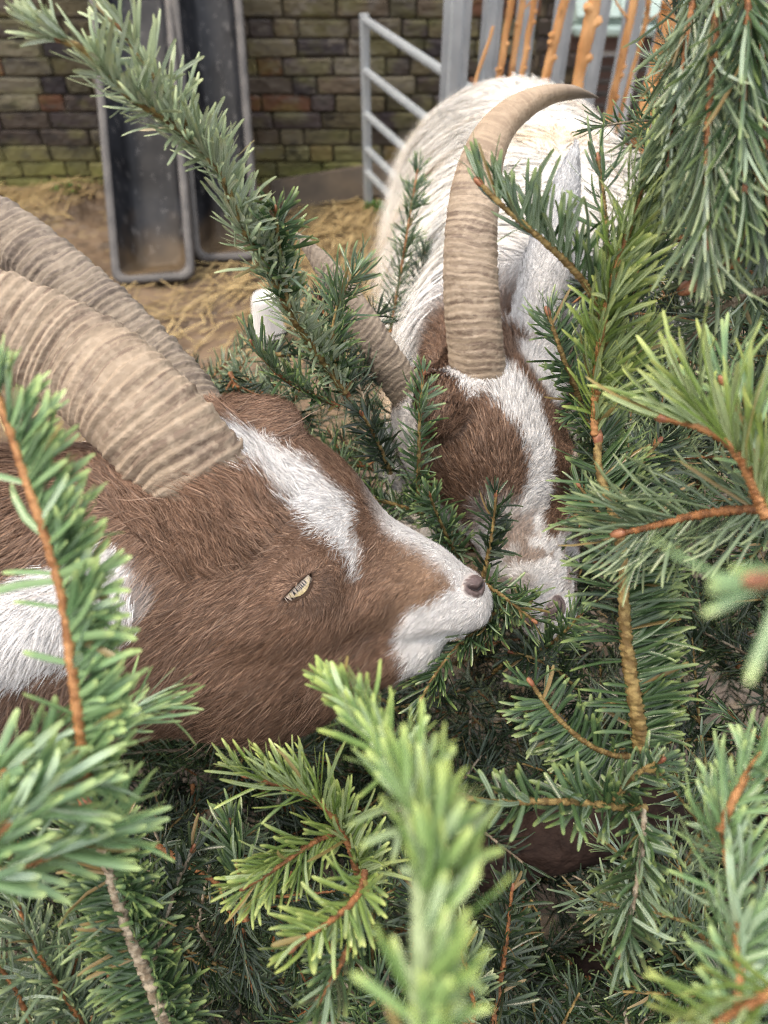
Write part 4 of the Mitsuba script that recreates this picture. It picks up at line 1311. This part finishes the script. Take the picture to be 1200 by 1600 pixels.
fir('fir side branch with a star tuft pointing left over the mud',
    [S((396, 538, .55), (430, 580, .56), (470, 608, .58), (530, 635, .60), seed=105, mode='comb', L=.026, mat='mid', up=unit(TOC * .5 + U_ + R_ * .6), twig='red'),
     S((500, 470, .60), (520, 540, .60), (545, 620, .61), seed=106, mode='full', L=.027, mat='deep')], 'mid', 'red')
fir('slender upright fir sprig standing in front of the white goat chest',
    [S((652, 268, .98), (640, 340, .98), (625, 430, .98), (610, 520, .98), seed=107, mode='full', L=.03, dens=.9, mat='mid', up=TOC)], 'mid', 'orange')
fir('short dark fir sprig against the white goat shoulder',
    [S((665, 395, .96), (655, 440, .96), (635, 490, .97), seed=108, mode='full', L=.03, dens=.8)], 'deep', 'olive')
fir('upright fir sprig growing across the brown and white face',
    [S((662, 585, .60), (656, 650, .60), (654, 720, .61), (650, 800, .63), seed=109, mode='full', L=.021, dens=.85, up=TOC),
     S((566, 648, .60), (590, 690, .62), (610, 740, .64), seed=110, mode='full', L=.024, mat='deep'),
     S((672, 775, .60), (690, 820, .62), (720, 880, .66), seed=111, mode='full', L=.024, mat='mid')], 'mid', 'olive')
fir('fir shoot with a reddish bud reaching across the tall horn',
    [S((752, 288, .42), (800, 335, .42), (870, 395, .43), (925, 460, .44), (948, 560, .46), seed=112, mode='up', L=0.034, dens=0.68, mat='mid', up=unit(U_ + R_ * .35 + TOC * .3), beta=(35, 60), rad=(.0013, .0026), width=.0027),
     S((935, 250, .46), (945, 330, .46), (950, 430, .46), seed=113, mode='full', L=.026, dens=0.4, mat='mid')], 'mid', 'olive')
fir('broad bright green fir shoot standing beside the white ear',
    [S((1012, 262, .42), (985, 350, .42), (955, 450, .43), (935, 560, .45), (930, 680, .47), seed=114, mode='full', L=0.034, dens=1.25, mat='fresh', up=unit(R_ + TOC * .7), beta=(28, 52), rad=(.0014, .0026), width=.0028),
     S((1040, 330, .45), (1000, 420, .45), (960, 520, .46), seed=115, mode='full', L=.03, dens=1.1, mat='mid', beta=(28, 52)),
     S((1010, 520, .46), (975, 570, .46), (940, 640, .47), seed=116, mode='full', L=.028, dens=1.1, mat='fresh', beta=(30, 55))], 'fresh', 'orange')
fir('dark fir shoot with a blunt orange bud below the ear',
    [S((857, 492, .56), (875, 545, .56), (900, 610, .58), (930, 680, .60), seed=117, mode='comb', L=.028, mat='mid', up=TOC, rad=(.0016, .0026)),
     S((960, 590, .58), (940, 650, .58), (930, 720, .6), seed=118, mode='full', L=.027, mat='deep')], 'mid', 'olive')
fir('hanging fir branch with long drooping grey green needles in the upper right corner',
    [S((1103, 375, .37), (1104, 300, .37), (1106, 210, .37), (1112, 120, .37), (1125, -60, .37), seed=119, mode='full', L=0.046, dens=0.95, mat='grey', up=TOC, beta=(12, 34), twig='red', rad=(.0015, .0024), width=.0019, bend=-.12),
     S((1046, 250, .40), (1056, 150, .40), (1075, 50, .40), (1085, -60, .40), seed=120, mode='full', L=0.046, dens=0.85, mat='grey', beta=(12, 34), twig='red', up=TOC, width=.0019, bend=-.12),
     S((1165, 290, .36), (1160, 180, .36), (1165, 80, .36), (1170, -50, .36), seed=121, mode='full', L=0.046, dens=0.9, mat='mid', beta=(12, 34), twig='red', up=TOC, width=.0019, bend=-.12),
     S((1062, 240, .42), (1078, 190, .42), (1100, 110, .42), (1120, 0, .41), seed=122, mode='full', L=0.046, dens=0.6, mat='grey', beta=(12, 34), up=TOC, width=.0019, bend=-.12),
     S((1200, 340, .40), (1195, 220, .40), (1190, 100, .40), (1195, -40, .4), seed=123, mode='full', L=0.046, dens=0.9, mat='deep', beta=(12, 34), up=TOC, width=.0019, bend=-.12)], 'grey', 'red')
fir('fir branch crossing the right edge with a brown bud in the upper half',
    [S((1088, 442, .46), (1120, 425, .46), (1165, 400, .46), (1215, 370, .46), seed=124, mode='full', L=.030, dens=.75, mat='grey', up=TOC, rad=(.003, .0022)),
     S((1060, 560, .5), (1110, 500, .49), (1150, 470, .48), (1215, 455, .48), seed=125, mode='full', L=.03, dens=.9, mat='grey', up=TOC, twig='grey', rad=(.002, .003)),
     S((1100, 340, .44), (1150, 360, .44), (1210, 340, .44), seed=126, mode='full', L=.03, mat='mid', up=TOC)], 'grey', 'red')
fir('sunlit yellow green fir shoot arching in from the right edge towards the goat',
    [S((1040, 655, .37), (1085, 665, .36), (1135, 690, .35), (1172, 745, .35), (1200, 810, .35), seed=127, mode='up', L=0.05, dens=0.75, mat='fresh', up=unit(U_ * .8 + TOC * .6), beta=(18, 52), twig='orange', rad=(.0014, .003), width=.0026),
     S((1130, 600, .37), (1160, 660, .37), (1190, 740, .37), seed=128, mode='full', L=0.036, dens=0.7, mat='mint', beta=(25, 50), twig='orange')], 'fresh', 'orange', single=True)
fir('silvery needled fir branch entering level from the right edge',
    [S((975, 832, .42), (1030, 820, .41), (1100, 803, .40), (1160, 797, .39), (1230, 792, .39), seed=129, mode='comb', L=0.044, dens=1.2, mat='grey', up=unit(TOC + U_ * .2), beta=(38, 62), twig='red', rad=(.0018, .003), width=.0017, bend=.2)], 'grey', 'red')
fir('upright fir branch with a comb of dark flat needles down its right side',
    [S((935, 690, .47), (950, 780, .46), (970, 845, .455), (975, 950, .45), (985, 1050, .45), (1003, 1170, .46), seed=130, mode='right', L=0.036, dens=1.7, mat='mid', up=TOC, twig='olive', rad=(.0022, .0047), beta=(62, 82), bend=-.06, width=.0024),
     S((1030, 690, .50), (985, 760, .48), (962, 830, .465), seed=131, mode='right', L=.03, dens=1.5, mat='deep', up=TOC, beta=(50, 75))], 'mid', 'olive')
fir('short flat fir shoot whose comb of needles points up to its right',
    [S((832, 1070, .46), (870, 1120, .46), (915, 1160, .46), (985, 1180, .47), seed=132, mode='left', L=.027, dens=1.5, mat='mid', up=TOC, twig='olive', rad=(.0012, .0020), beta=(60, 82), width=.0025)], 'mid', 'olive')
fir('fir branch lying level above the reddish trunk with scattered blunt needles',
    [S((722, 1243, .42), (770, 1253, .42), (860, 1252, .42), (940, 1258, .43), (1010, 1262, .44), seed=133, mode='full', L=.024, dens=0.8, mat='mid', up=unit(TOC + U_ * .2), twig='olive', rad=(.0014, .0022), width=0.0028),
     S((1030, 1190, .42), (990, 1215, .43), (960, 1252, .43), seed=134, mode='full', L=.019, mat='mid', width=.0022)], 'mid', 'olive')
fir('hanging fir sprig with clear flat needles on both sides at lower right',
    [S((972, 1490, .42), (985, 1430, .42), (1000, 1350, .42), (1005, 1265, .43), seed=135, mode='full', L=.025, dens=1.15, mat='mid', up=unit(TOC + R_ * .35), beta=(45, 72), twig='grey', rad=(.0011, .0019), width=0.003)], 'mid', 'grey')
fir('blurred fir branch close to the lens at the lower right edge',
    [S((1120, 1255, .33), (1135, 1340, .31), (1150, 1430, .29), (1155, 1540, .27), (1160, 1680, .26), seed=136, mode='full', L=.027, dens=1.2, mat='mint', up=TOC, twig='orange', rad=(.001, .002), width=.0026),
     S((1215, 1150, .30), (1165, 1215, .31), (1125, 1300, .31), seed=137, mode='full', L=.028, dens=0.8, mat='mint', beta=(20, 50)),
     S((1090, 1620, .24), (1150, 1580, .24), (1230, 1540, .24), seed=138, mode='full', L=.026, dens=0.7, mat='fresh')], 'mint', 'orange', single=True)
fir('few out of focus needles poking in from the right edge',
    [S((1195, 905, .15), (1235, 900, .15), (1290, 890, .15), seed=139, mode='full', L=.022, dens=0.35, mat='mint', beta=(10, 60), up=TOC)], 'mint', 'orange', single=True)
fir('blurred bright fir branch rising towards the lens in the middle foreground',
    [S((522, 1085, .345), (565, 1135, .320), (605, 1195, .28), (640, 1270, .225), (656, 1360, .19), (658, 1480, .175), (650, 1680, .165), seed=140, mode='blur', L=0.025, dens=1.2, mat='lime', up=unit(TOC + U_ * .3), twig='green', rad=(.0012, .0026), beta=(28, 66), width=.0027)], 'fresh', 'orange', single=True)
fir('pale green fir branch close to the lens down the left edge',
    [S((-8, 610, .30), (22, 690, .30), (55, 790, .30), (90, 900, .30), (108, 1000, .30), (122, 1110, .30), (140, 1230, .31), seed=141, mode='rightmost', L=0.027, dens=1.35, mat='mint', up=TOC, twig='orange', rad=(.0016, .0026), beta=(48, 82), width=.0031, bend=.02),
     ], 'mint', 'orange', single=True)
fir('fan shaped fir tuft pointing right under the brown jaw',
    [S((235, 1105, .37), (195, 1120, .36), (150, 1150, .35), (95, 1200, .34), seed=142, mode='full', L=0.03, dens=1.2, mat='mint', up=TOC, beta=(14, 46), width=.0016)], 'mint', 'orange')
fir('mass of broad pale needles close to the lens at the lower left edge',
    [S((120, 1225, .29), (60, 1250, .28), (0, 1300, .27), (-60, 1350, .27), seed=143, mode='full', L=.030, dens=1.1, mat='mint', up=TOC, beta=(25, 60), width=.0032),
     S((180, 1290, .31), (120, 1320, .30), (40, 1350, .29), (-40, 1380, .28), seed=170, mode='full', L=.030, dens=0.7, mat='mint', up=TOC, beta=(22, 55), width=.0030),
     S((70, 1170, .30), (20, 1200, .29), (-40, 1240, .29), seed=144, mode='full', L=.03, dens=1.2, mat='mint', up=TOC, beta=(25, 60), width=.0032)], 'mint', 'orange', single=True)
fir('fir branch with a knobbly pale stem and dark comb needles at lower left',
    [S((140, 1265, .42), (165, 1340, .42), (190, 1420, .43), (225, 1510, .44), (275, 1650, .46), seed=145, mode='comb', L=0.031, dens=2.0, mat='mid', up=TOC, twig='grey', rad=(.0032, .0046), beta=(52, 80), width=.0023),
     S((300, 1330, .46), (270, 1400, .46), (240, 1500, .45), seed=146, mode='full', L=.027, mat='deep')], 'mid', 'grey')
fir('curved fir shoot with a red brown stem below the jaw of the brown goat',
    [S((388, 1212, .45), (440, 1228, .45), (500, 1255, .45), (540, 1310, .45), (568, 1400, .46), seed=147, mode='up', L=0.033, dens=1.0, mat='fresh', up=unit(U_ + TOC * .5 + R_ * .25), twig='red', rad=(.0013, .0024), beta=(32, 66))], 'fresh', 'red')
fir('fir shoot fanning left from the middle of the lower heap',
    [S((385, 1385, .44), (420, 1365, .44), (475, 1325, .45), (540, 1300, .46), seed=148, mode='comb', L=.028, dens=1.15, mat='fresh', up=TOC, twig='red', beta=(30, 60)),
     S((360, 1290, .48), (370, 1350, .47), (385, 1440, .46), seed=149, mode='full', L=.028, dens=1.1, mat='mid', beta=(25, 50))], 'fresh', 'red')
fir('blunt needled fir clump left of the blurred branch near the bottom',
    [S((460, 1480, .37), (500, 1450, .37), (540, 1420, .38), (570, 1360, .40), seed=150, mode='full', L=.024, dens=.8, mat='fresh', up=TOC, width=.0025),
     S((500, 1560, .38), (530, 1510, .38), (560, 1440, .39), seed=151, mode='full', L=.024, dens=.8, mat='mid', up=TOC, width=.0025)], 'fresh', 'red')
fir('greyish fir branch in the bottom left corner',
    [S((30, 1420, .44), (60, 1490, .44), (110, 1570, .45), (150, 1680, .46), seed=152, mode='full', L=.029, dens=1.1, mat='grey'),
     S((-10, 1500, .43), (30, 1560, .44), (60, 1660, .45), seed=153, mode='full', L=.029, mat='grey'),
     S((140, 1440, .47), (120, 1500, .46), (110, 1580, .46), seed=154, mode='full', L=.028, mat='grey')], 'grey', 'red')
fir('dark fir sprays hanging below the white muzzle',
    [S((660, 1090, .55), (690, 1040, .56), (735, 990, .57), (790, 960, .6), seed=155, mode='comb', L=.026, dens=1.0, mat='mid', up=unit(TOC * .6 + U_), beta=(35, 65)),
     S((730, 1000, .58), (770, 960, .58), (830, 940, .62), seed=156, mode='full', L=.024, mat='mid'),
     S((905, 962, .63), (868, 1000, .645), (820, 1030, .66), seed=171, mode='full', L=.028, mat='mid', dens=1.15),
     S((800, 1020, .62), (850, 1035, .64), (900, 1075, .67), seed=172, mode='full', L=.028, mat='deep', dens=1.0),
     S((832, 968, .57), (790, 935, .575), (752, 910, .60), seed=157, mode='full', L=.024, mat='mid', dens=.9)], 'mid', 'olive')
fir('dark fir branch under the blurred one at the bottom centre',
    [S((700, 1440, .47), (725, 1500, .47), (740, 1600, .48), seed=158, mode='full', L=.024, mat='grey', dens=.9),
     S((640, 1380, .5), (690, 1470, .5), (720, 1560, .5), seed=159, mode='full', L=.026, mat='deep'),
     S((800, 1390, .5), (790, 1480, .5), (770, 1600, .5), seed=160, mode='full', L=.026, mat='deep')], 'deep', 'red')
fir('fir sprig tucked against the left cheek of the feeding goat',
    [S((775, 775, .60), (768, 840, .61), (755, 900, .62), seed=161, mode='full', L=.022, mat='deep', dens=1.0, up=TOC),
     S((905, 760, .58), (935, 800, .58), (965, 860, .60), seed=162, mode='full', L=.026, mat='mid', dens=.8)], 'deep', 'olive')

# -- the heap behind: branches packed together
ctrl = np.array([(-150, 1750, .50), (600, 1750, .52), (1350, 1750, .48), (-150, 1250, .50), (250, 1250, .58), (450, 1230, .60), (620, 1120, .72), (800, 1100, .76), (1000, 1050, .68), (1350, 1000, .50), (-150, 600, .8), (300, 600, .78),
                 (450, 640, .70), (600, 760, .72), (740, 850, .74), (860, 760, .78), (1000, 750, .66), (1100, 500, .58), (1150, 200, .50), (1350, -100, .46), (1000, -100, .60), (950, 480, .66), (850, 480, .75), (500, 500, .66), (800, 1350, .62), (400, 1450, .52), (1100, 1400, .52), (300, 300, .8), (700, 300, .95), (400, 950, .80), (250, 1100, .74), (450, 1120, .72), (560, 1000, .74)])
zsurf = LinearNDInterpolator(ctrl[:, :2], ctrl[:, 2])
heap_poly = [(300, 590), (440, 560), (470, 480), (540, 560), (600, 650), (690, 760), (820, 780), (880, 560), (900, 480), (1030, 330), (1066, 200), (1092, -60), (1330, -60), (1330, 1720), (-130, 1720), (-130, 1130), (100, 1060), (260, 900), (300, 600)]
NEAR = [(400, 380, 'the long rising branch'), (560, 520, 'the leaning horn'), (735, 380, 'the tall horn'), (890, 330, 'the white ear'), (420, 660, 'the brown crest'), (700, 930, 'the white muzzle'),
        (400, 1170, 'the brown jaw'), (650, 1400, 'the blurred middle branch'), (870, 1320, 'the reddish log'), (1105, 250, 'the hanging needles'), (1020, 1000, 'the upright comb branch'), (850, 850, 'the blotched face'),
        (1150, 800, 'the silvery level branch'), (1130, 450, 'the brown bud at right'), (1150, 1400, 'the blurred right branch'), (910, 1130, 'the short flat comb shoot'), (985, 1400, 'the hanging flat sprig'),
        (60, 1250, 'the broad pale needles'), (200, 1450, 'the knobbly pale stem'), (60, 1560, 'the bottom left corner'), (500, 1500, 'the blunt needled clump'), (1150, 1580, 'the bottom right corner'), (540, 1290, 'the curved red stem'),
        (900, 1500, 'the grey log'), (270, 1120, 'the fan shaped tuft'), (1100, 620, 'the arching shoot'), (960, 450, 'the broad green shoot')]
TONE = {'deep': 'dark green', 'mid': 'mid green', 'grey': 'greyish green'}
TWIG = {'red': 'reddish', 'olive': 'olive', 'grey': 'grey'}


def whereabouts(x, y):
    a, b, w = min(NEAR, key=lambda q: (q[0] - x) ** 2 + (q[1] - y) ** 2)
    dx, dy = x - a, y - b
    if math.hypot(dx, dy) < 45: return 'just behind ' + w
    side = ('right of ' if dx > 0 else 'left of ') if abs(dx) > abs(dy) else ('below ' if dy > 0 else 'above ')
    return side + w


r = rng(500)
spots = []
while len(spots) < 215:
    x, y = r.uniform(-120, 1320), r.uniform(-60, 1720)
    if poly_inside(heap_poly, np.array([[x, y]]))[0] < 0: continue
    if any((x - a) ** 2 + (y - b) ** 2 < 38 ** 2 for a, b, _ in spots[-150:]): continue
    spots.append((x, y, float(zsurf(x, y)) + (.015 + .10 * r.random() if x < 640 and y < 1120 else .02 + .27 * r.random() ** 1.1)))
taken = set()
for i, (x, y, z) in enumerate(spots):
    c = P(x, y, z)
    sh = []
    ang = r.uniform(0, 2 * np.pi) if x < 850 else r.normal(-1.9, .9)
    main = unit(np.cos(ang) * R_ - np.sin(ang) * U_ + C_ * r.uniform(-.4, .35))
    ln = r.uniform(.09, .15)
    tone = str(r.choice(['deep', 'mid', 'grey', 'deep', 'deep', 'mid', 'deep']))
    up = unit(TOC * .8 + U_ * .5 + r.normal(0, .3, 3))
    b0 = c + main * ln * .5; b1 = c - main * ln * .6
    side = unit(np.cross(main, up))
    drop = -up * ln * .18
    sh.append(dict(pts=[b0 + drop * .5, c, b1 + drop], seed=1000 + i * 5, mode='brush', L=r.uniform(.024, .030), up=up, hero=False, rad=(.0011, .0026)))
    for j in range(r.integers(2, 5)):
        t = r.uniform(-.2, .75); sg = 1 if j % 2 else -1
        o = c - main * ln * .5 * t
        dd = unit(main * .75 + side * sg * r.uniform(.5, .9) + up * r.normal(0, .18))
        l2 = ln * r.uniform(.4, .75)
        sh.append(dict(pts=[o + dd * l2, o + dd * l2 * .5 + up * l2 * .05, o], seed=1001 + i * 5 + j, mode='brush', L=r.uniform(.021, .028), up=up, hero=False, rad=(.0009, .0017)))
    tw = str(r.choice(['red', 'olive', 'grey']))
    for tone, tw in [(tone, tw)] + [(a, b) for a in TONE for b in TWIG]:
        lab = f'{TONE[tone]} fir branch, {TWIG[tw]} twigs, in the heap {whereabouts(x, y)}'
        if lab not in taken: break
    taken.add(lab)
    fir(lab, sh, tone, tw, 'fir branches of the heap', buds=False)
# deep fill, darkness of the gaps put into its needle colour
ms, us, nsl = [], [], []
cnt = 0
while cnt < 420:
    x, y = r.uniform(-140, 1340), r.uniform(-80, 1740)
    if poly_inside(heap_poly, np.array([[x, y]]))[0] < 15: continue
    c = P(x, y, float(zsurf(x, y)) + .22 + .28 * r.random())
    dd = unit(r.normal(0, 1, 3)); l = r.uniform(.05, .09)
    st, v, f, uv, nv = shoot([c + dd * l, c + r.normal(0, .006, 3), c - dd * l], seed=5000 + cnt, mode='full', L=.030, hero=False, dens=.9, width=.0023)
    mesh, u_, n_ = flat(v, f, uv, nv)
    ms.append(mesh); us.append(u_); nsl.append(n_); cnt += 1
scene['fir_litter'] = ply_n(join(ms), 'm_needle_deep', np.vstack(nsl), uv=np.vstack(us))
labels['fir_litter'] = {'label': 'tangle of dark fir twigs and needles deep inside the heap', 'category': 'fir twigs', 'kind': 'stuff'}

# trunks in the heap
for pts, w, lab in (([(700, 1345, .69), (800, 1330, .66), (900, 1300, .65), (1010, 1270, .66), (1150, 1250, .72)], 52, 'reddish brown fir trunk lying in the shade of the lower heap'),
                    ([(690, 1560, .74), (820, 1530, .74), (960, 1490, .74), (1060, 1500, .75)], 24, 'grey fir trunk lying near the bottom right of the heap'),
                    ([(960, 1560, .64), (1040, 1480, .64), (1110, 1420, .64), (1190, 1380, .66)], 18, 'thin slanting trunk at the right of the lower heap')):
    k = thing('fallen_log', lab, 'log')
    q = spline([P(*a) for a in pts], 110)
    bv, bf = tube(q, w * .61 / F * (1 + .12 * (meshkit.noise(q * 40, 4) - .5)), 40, .0, 3)
    bn = trimesh.Trimesh(bv, bf, process=False).vertex_normals
    bv = bv + bn * (.006 * (meshkit.fbm(bv * np.array([45, 110, 110]), 4, 6) - .5))[:, None]
    part(k, 'bark', mikit.ply((bv, bf), 'm_bark', smooth=True))
